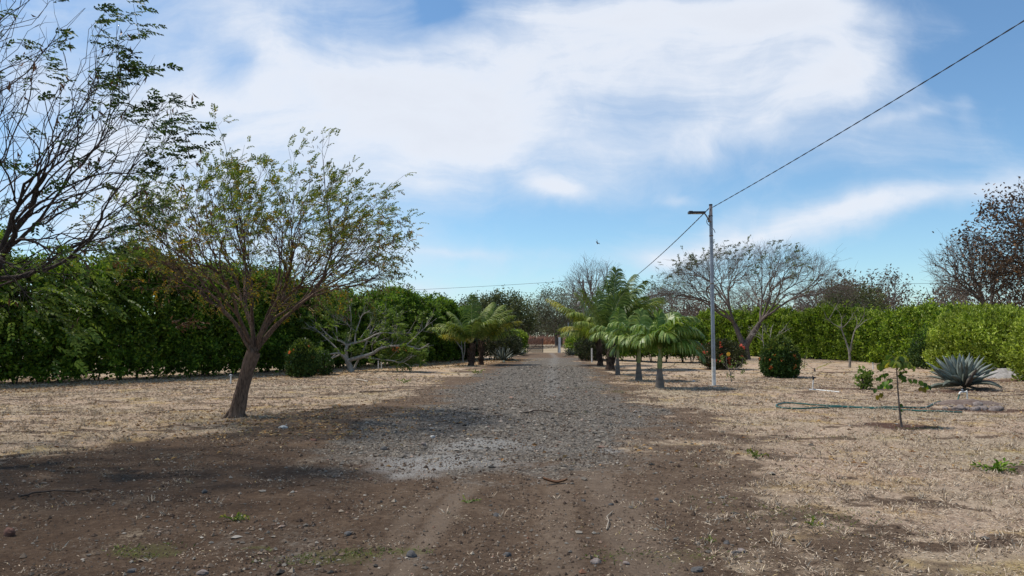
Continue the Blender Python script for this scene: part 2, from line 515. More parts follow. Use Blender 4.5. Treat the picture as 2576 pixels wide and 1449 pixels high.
M_galv = plain_mat('galvanised_steel', (0.33, 0.36, 0.40), (0.17, 0.19, 0.22), 5, 0.5, 0.3, lo=.3, hi=.72)
M_white = plain_mat('white_paint', (0.74, 0.74, 0.72), (0.55, 0.53, 0.49), 5, 0.7, bump=.15)
M_whitew = plain_mat('white_weathered', (0.72, 0.71, 0.68), (0.38, 0.33, 0.28), 7, 0.75, lo=.4, hi=.75)
M_pvc = plain_mat('white_pvc', (0.78, 0.78, 0.75), (0.62, 0.60, 0.54), 9, 0.4)
M_black = plain_mat('black_plastic', (0.012, 0.013, 0.018), (0.02, 0.02, 0.026), 8, 0.45)
M_wire = plain_mat('black_cable', (0.02, 0.022, 0.03), (0.03, 0.032, 0.045), 8, 0.5)
M_rust = plain_mat('rusty_steel', (0.13, 0.085, 0.06), (0.26, 0.21, 0.17), 22, 0.8, .2)
M_concrete = plain_mat('concrete', (0.36, 0.34, 0.31), (0.22, 0.21, 0.19), 11, 0.9, bump=.3)
M_wood_slat = plain_mat('red_brown_slats', (0.075, 0.04, 0.03), (0.14, 0.085, 0.065), 9, 0.75, bump=.2)
M_dark_metal = plain_mat('dark_metal', (0.04, 0.038, 0.036), (0.07, 0.062, 0.056), 12, 0.6, .4)
M_lamp_glass = plain_mat('lamp_lens', (0.35, 0.36, 0.38), (0.30, 0.31, 0.33), 6, .25)
M_hose = plain_mat('green_hose', (0.012, 0.075, 0.062), (0.022, 0.12, 0.095), 10, 0.35)
M_rock_pale = plain_mat('pale_rock', (0.27, 0.225, 0.20), (0.10, 0.075, 0.065), 14, 0.9, bump=.8)
M_rock_white = plain_mat('white_rock', (0.58, 0.56, 0.52), (0.34, 0.32, 0.29), 14, 0.9, bump=.7)
M_rock_dark = plain_mat('dark_rock', (0.055, 0.052, 0.050), (0.13, 0.12, 0.115), 14, 0.9, bump=.8)
M_rock_red = plain_mat('red_rock', (0.16, 0.075, 0.05), (0.09, 0.042, 0.03), 14, 0.9, bump=.6)
M_stick = bark_mat('stick_bark', (0.045, 0.03, 0.024), (0.12, 0.09, 0.07), 20, 2, .6, .01)
M_stick_pale = bark_mat('stick_bark_pale', (0.25, 0.20, 0.15), (0.48, 0.42, 0.34), 20, 2, .5, .01)
M_bird = plain_mat('dark_feathers', (0.02, 0.02, 0.022), (0.04, 0.037, 0.035), 20, .7)
M_porcelain = plain_mat('grey_transformer_paint', (0.55, 0.55, 0.54), (0.46, 0.46, 0.46), 8, .5)

M_gravel = scatter_mat('gravel_stones', [(0, (0.062, 0.054, 0.046)), (.5, (0.156, 0.136, 0.113)), (.85, (0.25, 0.22, 0.183)), (.95, (0.38, 0.335, 0.28)), (1, (0.28, 0.15, 0.10))])
M_straw = scatter_mat('dry_straw', [(0, (0.15, 0.10, 0.07)), (.3, (0.36, 0.27, 0.19)), (.7, (0.52, 0.415, 0.305)), (.93, (0.62, 0.52, 0.39)), (1, (0.44, 0.32, 0.11))])
M_litter = scatter_mat('leaf_litter', [(0, (0.13, 0.07, 0.04)), (.4, (0.32, 0.17, 0.07)), (.7, (0.46, 0.29, 0.12)), (1, (0.55, 0.44, 0.26))])
M_green_grass = leaf_mat('green_blades', [(0, (0.06, 0.09, 0.02)), (.6, (0.13, 0.16, 0.035)), (1, (0.27, 0.26, 0.09))], .3, nscale=3)

# ------------------------------------------------------------------ ground
def road_c(y):
    return np.interp(y, [0, 6, 9, 11.8, 15.5, 19.6, 30, 57, 76, 120], [-1.2, -.9, -.6, -.35, .15, .4, 1.0, 2.9, 3.9, 6.0])


def road_w(y):
    return np.interp(y, [0, 9, 11.8, 15.5, 19.6, 30, 57, 76], [2.4, 2.4, 2.7, 2.75, 2.55, 2.4, 1.9, 1.0])


def fields(x, y):
    """how gravelly, grassy, bare, chalky, leaf-strewn, red or green the ground is at x, y"""
    x = np.asarray(x, float); y = np.asarray(y, float)
    n1 = fbm(x * .55, y * .55, 0, 11) - .5
    n2 = fbm(x * 1.9, y * 1.9, 0, 23) - .5
    n3 = fbm(x * 6.0, y * 6.0, 0, 37, 3) - .5
    nn = n1 * 1.3 + n2 * .8 + n3 * .5
    ac = np.abs(x - road_c(y))
    w = road_w(y)
    gravel = 1 - sst(ac + nn * 1.5, w - .9, w + .6)
    gravel = gravel * sst(y + n1 * 3.4 + n2 * 3.4 + n3 * 1.5, 6.4, 12.2) * (1 - sst(y, 54, 61))
    # stretches of loose gravel on the bare soil near the camera's left
    gravel = np.maximum(gravel, .34 * sst(n1 + n2 * .6 + .1, .1, .32) * (1 - sst(y, 8, 11)) * (1 - sst(x, -1, 1.5)))
    right = np.interp(y, [0, 5.4, 7.4, 9, 11.8, 15, 19.6, 30, 57, 76], [2.9, 2.5, 2.2, 2.6, 3.1, 3.3, 3.6, 4.2, 5.6, 6.0])
    left = np.interp(y, [0, 5, 7.5, 9.2, 11.8, 14.5, 17, 19.6, 30, 57, 76], [-20, -13, -8.5, -6.6, -5.4, -4.6, -4.2, -3.6, -2.4, -.2, 1.0])
    wid = np.interp(y, [0, 8, 14, 20, 60], [1.7, 1.9, 1.5, .9, .7])
    bare = 1 - np.maximum(sst(x - right + nn * 3.2, -wid, wid), 1 - sst(x - left + nn * 3.4, -wid, wid))
    patches = sst(fbm(x * .8, y * 1.5, 0, 51) * .62 + fbm(x * 3.4, y * 5, 0, 61, 3) * .38 + .05 * (1 - sst(y, 6, 12)), .56, .66)
    bare = np.maximum(bare, patches * .85)
    bare = bare * (1 - sst(y, 74, 80))

    def ell(px, py, a, b, k=1.0):
        c = G(px, py)
        return k * (1 - sst(np.hypot((x - c.x) / a, (y - c.y) / b) + nn * .9, .25, 1.35))

    redsoil = np.maximum.reduce([ell(2262, 1074, .78, .75), ell(2425, 985, 1.7, 1.0), ell(2150, 977, 1.1, .5), ell(2450, 1030, 1.6, .6, .9),
                                 ell(2540, 1032, 1.2, .5, .8), ell(2540, 958, 1.6, 1.0), ell(1420, 905, 2.2, 4, .9), ell(1330, 905, 1.5, 4, .7),
                                 ell(2090, 937, 1.2, .7, .8), ell(1963, 950, 1.1, .7, .8), ell(1815, 930, 1.6, .9, .8), ell(1840, 962, .8, .5, .7), ell(1796, 972, 1.0, .5, .7)])
    bare = np.maximum(bare, redsoil)
    white = np.maximum.reduce([ell(1120, 1160, 1.0, 1.1), ell(1190, 1120, .9, .8, .95), ell(1060, 1190, .5, .5, .8), ell(1540, 1130, .65, .45, .75), ell(1290, 1125, .9, .5, .6), ell(1480, 1170, .8, .4, .35)])
    white = np.maximum(white, .55 * (1 - sst(np.abs(x - np.interp(y, [12, 20, 30, 57, 76], [.9, 1.05, 1.5, 3.3, 4.1]) + n1 * .5), .1, .55)) * sst(y, 15, 22) * (1 - sst(y, 76, 78)))
    green = np.maximum.reduce([ell(800, 1400, .55, .33), ell(640, 1375, .3, .12, .9), ell(360, 1382, .35, .2, .8), ell(1030, 1388, .25, .15, .7), ell(1700, 1400, .7, .35, .45),
                               ell(1480, 975, .8, 1.2, .35), ell(2030, 1300, .9, .6, .35), ell(1790, 1260, .3, .2, .3), ell(1560, 985, .5, .6, .6), ell(1430, 1042, .6, .4, .3),
                               ell(2330, 1078, .6, .3, .6), ell(2150, 1100, 1.5, .6, .25)])
    # ochre leaf fall under the hedge and beyond the main tree
    hx = np.interp(y, [20, 24.8, 28.6, 34, 49.6, 60], [-20, -17.2, -13.7, -10.8, -4.2, -1])
    litter = (1 - sst(np.abs(x - hx - 2.6) + nn * 2.5, .8, 4.2)) * sst(y, 12, 18) * (1 - sst(y, 52, 60))
    litter = np.maximum(litter, .35 * (1 - sst(np.hypot(x + 4.0, (y - 14.5)) + nn * 2, 2.0, 4.2)))
    litter = litter * (.35 + .9 * sst(n2 + n1, -.25, .25))
    dark_soil = (1 - sst(x - np.interp(y, [0, 6, 12, 16], [.2, -.6, -2.0, -3.5]) + n1 * 2.4, -2.2, 2.2)) * (1 - sst(y, 10, 15.5))  # soil colour goes darker towards the left and the near edge
    dark_soil = np.maximum(dark_soil, .55 * (1 - sst(y + n1 * 2, 4.8, 7.0)))

    def track(pts, wd):
        px, py = zip(*pts); g = [G(a, b) for a, b in pts]
        o = np.argsort([q.y for q in g]); xs = np.array([g[k].x for k in o]); ys = np.array([g[k].y for k in o])
        return (1 - sst(np.abs(x - np.interp(y, ys, xs) + n2 * .16), wd * .3, wd)) * sst(y, ys[0] - 1, ys[0]) * (1 - sst(y, ys[-1] - .6, ys[-1] + .6))
    dust = np.maximum.reduce([track([(1190, 1220), (1105, 1310), (1010, 1449)], .16), track([(1130, 1225), (1040, 1300), (930, 1449)], .14) * .6, track([(1480, 1180), (1560, 1290), (1640, 1449)], .35) * .8, track([(1400, 1190), (1400, 1300), (1420, 1449)], .22) * .6])
    dark_soil = np.clip(dark_soil - dust * .6, 0, 1)
    out_ = dict(dark_soil=dark_soil, dust=np.clip(dust, 0, 1))
    out_.update(gravel=np.clip(gravel, 0, 1), bare=np.clip(bare, 0, 1), white=np.clip(white, 0, 1), red=np.clip(redsoil, 0, 1),
                green=np.clip(green, 0, 1), litter=np.clip(litter, 0, 1))
    return out_


def ground_z(x, y):
    x = np.asarray(x, float); y = np.asarray(y, float)
    d = np.hypot(x, y)
    k = 1 - sst(d, 40, 65)
    z = (fbm(x * .35, y * .35, 0, 71) - .5) * .10 + (fbm(x * 1.6, y * 1.6, 0, 81, 3) - .5) * .045
    c = road_c(y)
    for off in (-.85, .85):
        z = z - .022 * np.exp(-((x - c - off - .1) / .2) ** 2) * sst(y, 2, 4)
    return z * k


def ground_mat():
    m, nt, out = mat('ground')
    g = N(nt, 'ShaderNodeNewGeometry')
    P = g.outputs['Position']

    def at(n):
        a = N(nt, 'ShaderNodeAttribute', attribute_name=n)
        return a.outputs['Fac']

    fine = noise(nt, P, 14, 6, 0.7)
    fine2 = noise(nt, P, 55, 4, 0.65)
    mid = noise(nt, P, 2.3, 5, 0.6)
    big = noise(nt, P, 0.35, 4, 0.6)
    # straw: short tangled blades
    mp = N(nt, 'ShaderNodeMapping'); mp.inputs['Scale'].default_value = (1, 1.5, 1); mp.inputs['Rotation'].default_value = (0, 0, .3)
    L(nt, P, mp.inputs[0])
    sn = noise(nt, mp.outputs[0], 24, 6, 0.75, 1.2)
    sv = math_node(nt, 'ADD', math_node(nt, 'MULTIPLY', sn, .75), math_node(nt, 'MULTIPLY', mid, .25))
    straw = ramp(nt, sv, [(0.34, (0.135, 0.090, 0.066)), (0.45, (0.32, 0.235, 0.175)), (0.55, (0.485, 0.378, 0.285)), (0.68, (0.63, 0.525, 0.405))])
    warm = ramp(nt, big, [(0.3, (0.92, 0.97, 0.88)), (0.7, (1.08, 1.0, 0.95))])
    straw = mixc(nt, 1.0, straw, warm, 'MULTIPLY')
    yellow = mixc(nt, 1.0, straw, (1.05, 0.98, 0.62), 'MULTIPLY')
    straw = mixc(nt, smooth(nt, noise(nt, P, .9, 4), .5, .72), straw, yellow)
    # soil
    crumb = noise(nt, P, 130, 3, .7)
    soil = ramp(nt, math_node(nt, 'ADD', math_node(nt, 'MULTIPLY', crumb, .34), math_node(nt, 'MULTIPLY_ADD', fine, .42, math_node(nt, 'MULTIPLY', mid, .24))),
                [(0.36, (0.054, 0.034, 0.022)), (0.49, (0.122, 0.081, 0.052)), (0.64, (0.232, 0.166, 0.112))])
    rsoil = ramp(nt, fine, [(0.3, (0.055, 0.029, 0.020)), (0.7, (0.150, 0.082, 0.056))])
    soil = mixc(nt, math_node(nt, 'MULTIPLY', at('dust'), .55), soil, ramp(nt, fine2, [(.3, (0.15, 0.112, 0.08)), (.7, (0.25, 0.19, 0.14))]))
    soil = mixc(nt, math_node(nt, 'MULTIPLY', at('dark_soil'), .66), soil, mixc(nt, 1.0, soil, (0.46, 0.40, 0.36), 'MULTIPLY'))
    soil = mixc(nt, at('red'), soil, rsoil)
    # gravel: cells of stone, each its own grey
    vo = N(nt, 'ShaderNodeTexVoronoi', feature='F1'); vo.inputs['Scale'].default_value = 26; vo.inputs['Randomness'].default_value = 1
    L(nt, P, vo.inputs['Vector'])
    sepc = N(nt, 'ShaderNodeSeparateColor'); L(nt, vo.outputs['Color'], sepc.inputs[0])
    stone = ramp(nt, sepc.outputs[0], [(0.0, (0.064, 0.057, 0.049)), (0.45, (0.158, 0.138, 0.113)), (0.8, (0.255, 0.223, 0.182)), (1.0, (0.38, 0.325, 0.255))])
    gap = smooth(nt, vo.outputs['Distance'], 0.32, 0.75)
    grav = mixc(nt, math_node(nt, 'MULTIPLY', gap, .6), stone, (0.06, 0.051, 0.043))
    grav = mixc(nt, math_node(nt, 'MULTIPLY', smooth(nt, mid, .45, .75), .45), grav, (0.16, 0.13, 0.105))
    chalk = ramp(nt, fine2, [(0.3, (0.17, 0.162, 0.15)), (0.55, (0.32, 0.31, 0.29)), (0.75, (0.47, 0.46, 0.43))])
    # put together
    ed = math_node(nt, 'MULTIPLY', math_node(nt, 'SUBTRACT', sn, .5), 1.1)
    fb = smooth(nt, math_node(nt, 'ADD', at('bare'), ed), .24, .76)
    c = mixc(nt, fb, straw, soil)
    # wisps of straw left on the bare soil
    wisps = smooth(nt, math_node(nt, 'MULTIPLY', sn, noise(nt, P, 1.4, 4)), .33, .42)
    c = mixc(nt, math_node(nt, 'MULTIPLY', math_node(nt, 'MULTIPLY', wisps, fb), .75), c, (0.36, 0.29, 0.20))
    eg = math_node(nt, 'MULTIPLY', math_node(nt, 'SUBTRACT', fine, .5), 1.3)
    fg = smooth(nt, math_node(nt, 'ADD', at('gravel'), math_node(nt, 'ADD', eg, math_node(nt, 'MULTIPLY', math_node(nt, 'SUBTRACT', mid, .5), .7))), .22, .80)
    c = mixc(nt, fg, c, grav)
    fw = smooth(nt, math_node(nt, 'ADD', math_node(nt, 'ADD', at('white'), math_node(nt, 'MULTIPLY', math_node(nt, 'SUBTRACT', mid, .5), .9)), math_node(nt, 'MULTIPLY', math_node(nt, 'SUBTRACT', fine2, .5), 1.6)), .15, 1.35)
    c = mixc(nt, math_node(nt, 'MULTIPLY', fw, .95), c, chalk)
    gr = ramp(nt, fine2, [(0.3, (0.05, 0.06, 0.018)), (0.7, (0.16, 0.16, 0.05))])
    fgr = smooth(nt, math_node(nt, 'ADD', at('green'), eg), .3, .75)
    c = mixc(nt, math_node(nt, 'MULTIPLY', fgr, .42), c, gr)
    # leaf fall, flecks of ochre
    v2 = N(nt, 'ShaderNodeTexVoronoi', feature='F1'); v2.inputs['Scale'].default_value = 11
    L(nt, P, v2.inputs['Vector'])
    s2 = N(nt, 'ShaderNodeSeparateColor'); L(nt, v2.outputs['Color'], s2.inputs[0])
    fleck = math_node(nt, 'MULTIPLY', smooth(nt, math_node(nt, 'ADD', math_node(nt, 'MULTIPLY', at('litter'), .95), math_node(nt, 'MULTIPLY', s2.outputs[1], .5)), .5, .75),
                      math_node(nt, 'SUBTRACT', 1.0, smooth(nt, v2.outputs['Distance'], .35, .5)))
    lc = ramp(nt, s2.outputs[0], [(0, (0.24, 0.12, 0.05)), (.5, (0.42, 0.25, 0.09)), (1, (0.50, 0.38, 0.17))])
    c = mixc(nt, math_node(nt, 'MULTIPLY', fleck, .8), c, lc)
    far = at('far')
    c = mixc(nt, far, c, ramp(nt, noise(nt, P, .06, 5), [(.35, (0.30, 0.235, 0.15)), (.65, (0.40, 0.32, 0.22))]))
    p = N(nt, 'ShaderNodeBsdfPrincipled')
    L(nt, c, p.inputs['Base Color']); p.inputs['Roughness'].default_value = 0.95
    p.inputs['Specular IOR Level'].default_value = 0.12
    hgt = math_node(nt, 'ADD', math_node(nt, 'ADD', math_node(nt, 'MULTIPLY', fine, .6), math_node(nt, 'MULTIPLY', crumb, .35)), math_node(nt, 'MULTIPLY', sn, .6))
    hgt = math_node(nt, 'SUBTRACT', hgt, math_node(nt, 'MULTIPLY', math_node(nt, 'MULTIPLY', vo.outputs['Distance'], fg), .9))
    bp = N(nt, 'ShaderNodeBump'); bp.inputs['Strength'].default_value = 0.9; bp.inputs['Distance'].default_value = 0.035
    L(nt, hgt, bp.inputs['Height']); L(nt, bp.outputs[0], p.inputs['Normal'])
    L(nt, p.outputs[0], out.inputs[0])
    return m


def make_ground():
    a1 = np.radians(np.arange(-48, 48.001, 0.2))
    a2 = np.radians(np.arange(52, 308.001, 4.0))
    ang = np.concatenate([a1, a2])
    r = np.concatenate([[0.02], np.geomspace(.4, 3.4, 10), 3.5 * 1.0065 ** np.arange(0, 440)])
    r = np.concatenate([r, r[-1] * 1.05 ** np.arange(1, 92)])
    A, R = np.meshgrid(ang, r)
    x, y = R * np.sin(A), R * np.cos(A)
    V = np.stack([x, y, ground_z(x, y)], -1).reshape(-1, 3)
    na, nr = len(ang), len(r)
    i = np.arange(nr - 1)[:, None] * na; j = np.arange(na)[None]; k = (j + 1) % na
    F = np.stack([i + j, i + k, i + na + k, i + na + j], -1).reshape(-1, 4)[:, ::-1]
    mb = MB(); mb.add(V, F)
    o = mb.build('ground', ground_mat(), smooth=True)
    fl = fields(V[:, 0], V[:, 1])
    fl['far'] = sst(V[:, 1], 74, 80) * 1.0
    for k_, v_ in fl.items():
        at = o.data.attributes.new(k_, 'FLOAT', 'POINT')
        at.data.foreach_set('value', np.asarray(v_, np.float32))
    tag(o, 'dry lawn, bare brown soil and grey gravel drive', 'ground', kind='structure')


make_ground()


def frustum_scatter(rng, n, d0, d1, power=1.0, half=1.02):
    """places on the ground in a fan ahead, thinning out with distance"""
    u = rng.rand(n)
    d = (d0 ** power + u * (d1 ** power - d0 ** power)) ** (1 / power)
    a = rng.uniform(-half, half, n)
    return d * a, d


def make_gravel():
    rng = np.random.RandomState(5)
    x, y = frustum_scatter(rng, 205000, 4.2, 42, .9)
    f = fields(x, y)
    keep = rng.rand(len(x)) < (f['gravel'] ** 1.5 * .95 + f['bare'] * .11 + .004)
    x, y = x[keep], y[keep]
    n = len(x)
    s = rng.lognormal(math.log(.0082), .56, n) * (1 + y / 45)
    s = np.clip(s, .005, .06) * (1 - .35 * f['bare'][keep] * (1 - f['gravel'][keep]))
    base = np.array([[1, 0, 0], [0, 1, 0], [-1, 0, 0], [0, -1, 0], [.1, .1, .85], [-.1, 0, -.6], [.6, .6, .35], [-.62, -.6, .3]])
    tri = np.array([[0, 6, 4], [6, 1, 4], [1, 2, 4], [2, 7, 4], [7, 3, 4], [3, 0, 4], [1, 6, 0], [3, 7, 2], [0, 3, 5], [3, 2, 5], [2, 1, 5], [1, 0, 5]])
    B = base[None] * (1 + rng.uniform(-.32, .32, (n, 8, 1)))
    th = rng.rand(n) * 2 * pi
    c, s_ = np.cos(th)[:, None], np.sin(th)[:, None]
    sx, sy, sz = rng.uniform(.8, 1.5, (n, 1)), rng.uniform(.7, 1.1, (n, 1)), rng.uniform(.55, .95, (n, 1))
    X, Y, Z = B[..., 0] * sx, B[..., 1] * sy, B[..., 2] * sz
    V = np.stack([X * c - Y * s_, X * s_ + Y * c, Z], -1) * s[:, None, None]
    V += np.stack([x, y, ground_z(x, y) + s * .25], -1)[:, None]
    F = (np.arange(n)[:, None, None] * 8 + tri[None]).reshape(-1, 3)
    mb = MB(); mb.add(V.reshape(-1, 3), F)
    tag(mb.build('gravel', M_gravel), 'loose grey stones strewn along the gravel drive', 'gravel', kind='stuff')


def make_straw():
    rng = np.random.RandomState(6)
    x, y = frustum_scatter(rng, 570000, 4.2, 30, .8)
    f = fields(x, y)
    clump = sst(fbm(x * 2.2, y * 3.6, 0, 91, 4), .57, .64)
    p = (1 - f['bare']) * (1 - f['gravel']) * .8 + .26 * clump * f['bare'] * (1 - f['gravel']) + .006
    p *= .25 + .9 * sst(fbm(x * 3, y * 3, 0, 95, 3), .3, .62)
    keep = rng.rand(len(x)) < p * (1 - .8 * f['red'])
    x, y = x[keep], y[keep]
    n = len(x)
    ln = rng.uniform(.02, .065, n) * (1 + y / 40) * (1 - .45 * fields(x, y)['bare'])
    wd = rng.uniform(.003, .006, n) * (1 + y / 12)
    az = rng.rand(n) * 2 * pi
    el = np.abs(rng.normal(.12, .4, n))
    D = np.stack([np.cos(az) * np.cos(el), np.sin(az) * np.cos(el), np.sin(el)], -1)
    mb = MB()
    leaves(mb, np.stack([x, y, ground_z(x, y) + .004], -1), D, rng.normal(0, .5, (n, 3)) + [0, 0, 1], ln, wd, 0, .1)
    # rooted tufts standing a little proud of the mown thatch
    tx, ty = frustum_scatter(rng, 12400, 4.5, 34, .9)
    f = fields(tx, ty)
    k = rng.rand(len(tx)) < (1 - f['bare']) * (1 - f['gravel']) * (.15 + sst(fbm(tx * .9, ty * .9, 0, 99, 3), .45, .62)) + .02
    tx, ty = tx[k], ty[k]
    q = np.repeat(np.stack([tx, ty, ground_z(tx, ty) - .005], -1), 16, 0) + rng.normal(0, .018, (len(tx) * 16, 3)) * [1, 1, 0]
    D = rng.normal(0, .75, q.shape) * [1, 1, .2] + [.15, 0, .75]
    leaves(mb, q, D, rng.normal(0, 1, q.shape) + [0, -.3, .6], rng.uniform(.03, .10, len(q)), rng.uniform(.003, .006, len(q)) * (1 + q[:, 1] / 12), 0, .1)
    tag(mb.build('dry_grass', M_straw), 'short straw coloured dead grass on both lawns', 'grass', kind='stuff')


def make_litter():
    rng = np.random.RandomState(7)
    x, y = frustum_scatter(rng, 120000, 9, 52, 1.0)
    f = fields(x, y)
    keep = rng.rand(len(x)) < f['litter'] ** 1.1 * .9 + .05 * (1 - f['gravel']) * (1 - .6 * f['bare'])
    x, y = x[keep], y[keep]; n = len(x)
    az = rng.rand(n) * 2 * pi
    D = np.stack([np.cos(az), np.sin(az), rng.normal(.1, .25, n)], -1)
    mb = MB()
    s = rng.uniform(.05, .10, n) * (1 + np.clip(y - 20, 0, 30) / 60)
    leaves(mb, np.stack([x, y, ground_z(x, y) + .012], -1), D, rng.normal(0, .4, (n, 3)) + [0, 0, 1], s, s * .5, 0, .3)
    tag(mb.build('fallen_leaves', M_litter), 'orange and ochre fallen leaves strewn below the left hedge', 'leaves', kind='stuff')


def make_green_grass():
    rng = np.random.RandomState(8)
    x, y = frustum_scatter(rng, 410000, 4.6, 26, .8)
    f = fields(x, y)
    keep = rng.rand(len(x)) < f['green'] ** 1.5 * sst(fbm(x * 7, y * 7, 0, 97, 3), .38, .6)
    x, y = x[keep], y[keep]; n = len(x)
    az = rng.rand(n) * 2 * pi; el = np.abs(rng.normal(.5, .35, n))
    D = np.stack([np.cos(az) * np.cos(el), np.sin(az) * np.cos(el), np.sin(el)], -1)
    mb = MB()
    leaves(mb, np.stack([x, y, ground_z(x, y)], -1), D, rng.normal(0, .6, (n, 3)) + [0, 0, 1], rng.uniform(.02, .05, n), rng.uniform(.004, .008, n) * (1 + y / 15), 0, .1)
    tag(mb.build('green_grass', M_green_grass), 'patchy green grass blades coming through the bare soil', 'grass', kind='stuff')


def make_crumbs():
    """clods and crumbs of earth on the bare soil"""
    rng = np.random.RandomState(15)
    x, y = frustum_scatter(rng, 165000, 4.3, 24, .7)
    f = fields(x, y)
    keep = rng.rand(len(x)) < f['bare'] * (1 - .6 * f['dust']) * (.2 + .8 * sst(fbm(x * 2.5, y * 2.5, 0, 161, 3), .4, .6)) * .8
    x, y = x[keep], y[keep]; n = len(x)
    s = np.clip(rng.lognormal(math.log(.0062), .5, n) * (1 + y / 30), .003, .03)
    B = np.array([[1, 0, 0], [0, 1, 0], [-1, 0, 0], [0, -1, 0], [.1, .1, .8], [0, 0, -.6]])[None] * (1 + rng.uniform(-.35, .35, (n, 6, 1)))
    tri = np.array([[0, 1, 4], [1, 2, 4], [2, 3, 4], [3, 0, 4], [1, 0, 5], [2, 1, 5], [3, 2, 5], [0, 3, 5]])
    th = rng.rand(n) * 2 * pi; c, s_ = np.cos(th)[:, None], np.sin(th)[:, None]
    V = np.stack([B[..., 0] * c - B[..., 1] * s_, B[..., 0] * s_ + B[..., 1] * c, B[..., 2]], -1) * s[:, None, None]
    V += np.stack([x, y, ground_z(x, y) + s * .2], -1)[:, None]
    mb = MB(); mb.add(V.reshape(-1, 3), (np.arange(n)[:, None, None] * 6 + tri[None]).reshape(-1, 3))
    m = scatter_mat('soil_crumbs', [(0, (0.05, 0.033, 0.024)), (.5, (0.115, 0.08, 0.056)), (.88, (0.19, 0.14, 0.10)), (.97, (0.36, 0.30, 0.23)), (1, (0.16, 0.07, 0.04))])
    tag(mb.build('soil_crumbs', m), 'small crumbs and clods of brown earth on the bare soil', 'soil', kind='stuff')


make_crumbs(); make_gravel(); make_straw(); make_litter(); make_green_grass()

# ------------------------------------------------------------------ tree skeletons
def bez(p, q, d0, k=.4, n=5, rng=None, wob=0.0, d1=None):
    p, q = np.asarray(p, float), np.asarray(q, float)
    Ld = np.linalg.norm(q - p)
    t = np.linspace(0, 1, n)[:, None]
    c1 = p + np.asarray(d0) * Ld * k
    c2 = q - (np.asarray(d1) * Ld * .3 if d1 is not None else (q - c1) * .35)
    P = (1 - t) ** 3 * p + 3 * (1 - t) ** 2 * t * c1 + 3 * (1 - t) * t * t * c2 + t ** 3 * q
    if rng is not None and wob > 0:
        w = rng.normal(0, wob * Ld, P.shape); w[0] = 0; w[-1] = 0
        P = P + w
    return P


class Tree:
    """limbs that share out a set of tip positions: every split hands part of the tips to each new limb"""
    def __init__(self, rng, rtip=.006, expo=2.3, frac=(.22, .42), wob=.035, keep=.55, rmax=.3):
        self.rng, self.rtip, self.expo, self.frac, self.wob, self.keep, self.rmax = rng, rtip, expo, frac, wob, keep, rmax
        self.limbs, self.tips = [], []

    def rad(self, n):
        return min(self.rtip * n ** (1 / self.expo), self.rmax)

    def grow(self, p, d, T, r0=None):
        stack = [(np.asarray(p, float), unit(np.asarray(d, float)), np.asarray(T, float), r0)]
        rng = self.rng
        while stack:
            p, d, T, r0 = stack.pop()
            n = len(T)
            r1 = self.rad(n)
            r0 = r1 * 1.08 if r0 is None else r0
            if n == 1:
                P = bez(p, T[0], d, .4, 5, rng, self.wob)
                self.limbs.append((P, np.linspace(min(r0, r1 * 1.2), self.rtip * .45, 5)))
                self.tips.append((P[-1], unit(P[-1] - P[-2]), P))
                continue
            C = T.mean(0); v = C - p; dist = np.linalg.norm(v)
            near = np.min(np.linalg.norm(T - p, axis=1))
            seg = min(dist * rng.uniform(*self.frac), near * .7 + .02)
            nd = unit(d * self.keep + v / max(dist, 1e-6) * (1 - self.keep) + rng.normal(0, .09, 3))
            q = p + nd * seg
            P = bez(p, q, d, .4, 4, rng, self.wob)
            self.limbs.append((P, np.linspace(r0, r1, 4)))
            u = unit(T - q); mu = u.mean(0)
            X = u - mu
            try:
                ax = np.linalg.svd(X, full_matrices=False)[2][0]
            except Exception:
                ax = rng.normal(0, 1, 3)
            s = X @ ax + rng.normal(0, .02, n)
            k = int(np.clip(round(n * rng.uniform(.3, .7)), 1, n - 1))
            o = np.argsort(s)
            dd = unit(P[-1] - P[-2])
            stack.append((q, dd, T[o[:k]], None)); stack.append((q, dd, T[o[k:]], None))

    def twigs(self, per=3, ln=.25, rad=.003, spread=.7, pull=(0, 0, .2)):
        extra = []
        for p, d, P in self.tips:
            for _ in range(self.rng.poisson(per)):
                t = self.rng.uniform(.35, 1.0) * (len(P) - 1)
                i = min(int(t), len(P) - 2)
                b = P[i] + (P[i + 1] - P[i]) * (t - i)
                dd = unit(d + self.rng.normal(0, spread, 3) + np.asarray(pull))
                e = b + dd * ln * self.rng.uniform(.5, 1.3)
                Q = np.stack([b, (b + e) / 2 + self.rng.normal(0, ln * .06, 3), e])
                self.limbs.append((Q, np.array([rad, rad * .8, rad * .4])))
                extra.append((e, dd, Q))
        self.tips += extra

    def wood(self, mb, m=0, thin=3):
        for P, R in self.limbs:
            r = R.max()
            tube(mb, P, R, 8 if r > .06 else (6 if r > .03 else (5 if r > .015 else thin)), m, cap=False)


def crown_points(rng, n, prof, cx=0.0, cy=0.0, sy=1.0, shell=.45):
    """points filling a crown of the given height:radius profile, thicker towards its skin"""
    zs = np.array([p[0] for p in prof]); rs = np.array([p[1] for p in prof])
    z = []
    while len(z) < n:
        zz = rng.uniform(zs[0], zs[-1])
        if rng.rand() < (np.interp(zz, zs, rs) / rs.max()) ** 1.3:
            z.append(zz)
    z = np.array(z); R = np.interp(z, zs, rs); a = rng.rand(n) * 2 * pi
    rr = R * rng.rand(n) ** shell
    return np.stack([cx + rr * np.cos(a), cy + rr * np.sin(a) * sy, z], -1)


def tips_arr(tips):
    return np.array([t[0] for t in tips]), np.array([t[1] for t in tips])


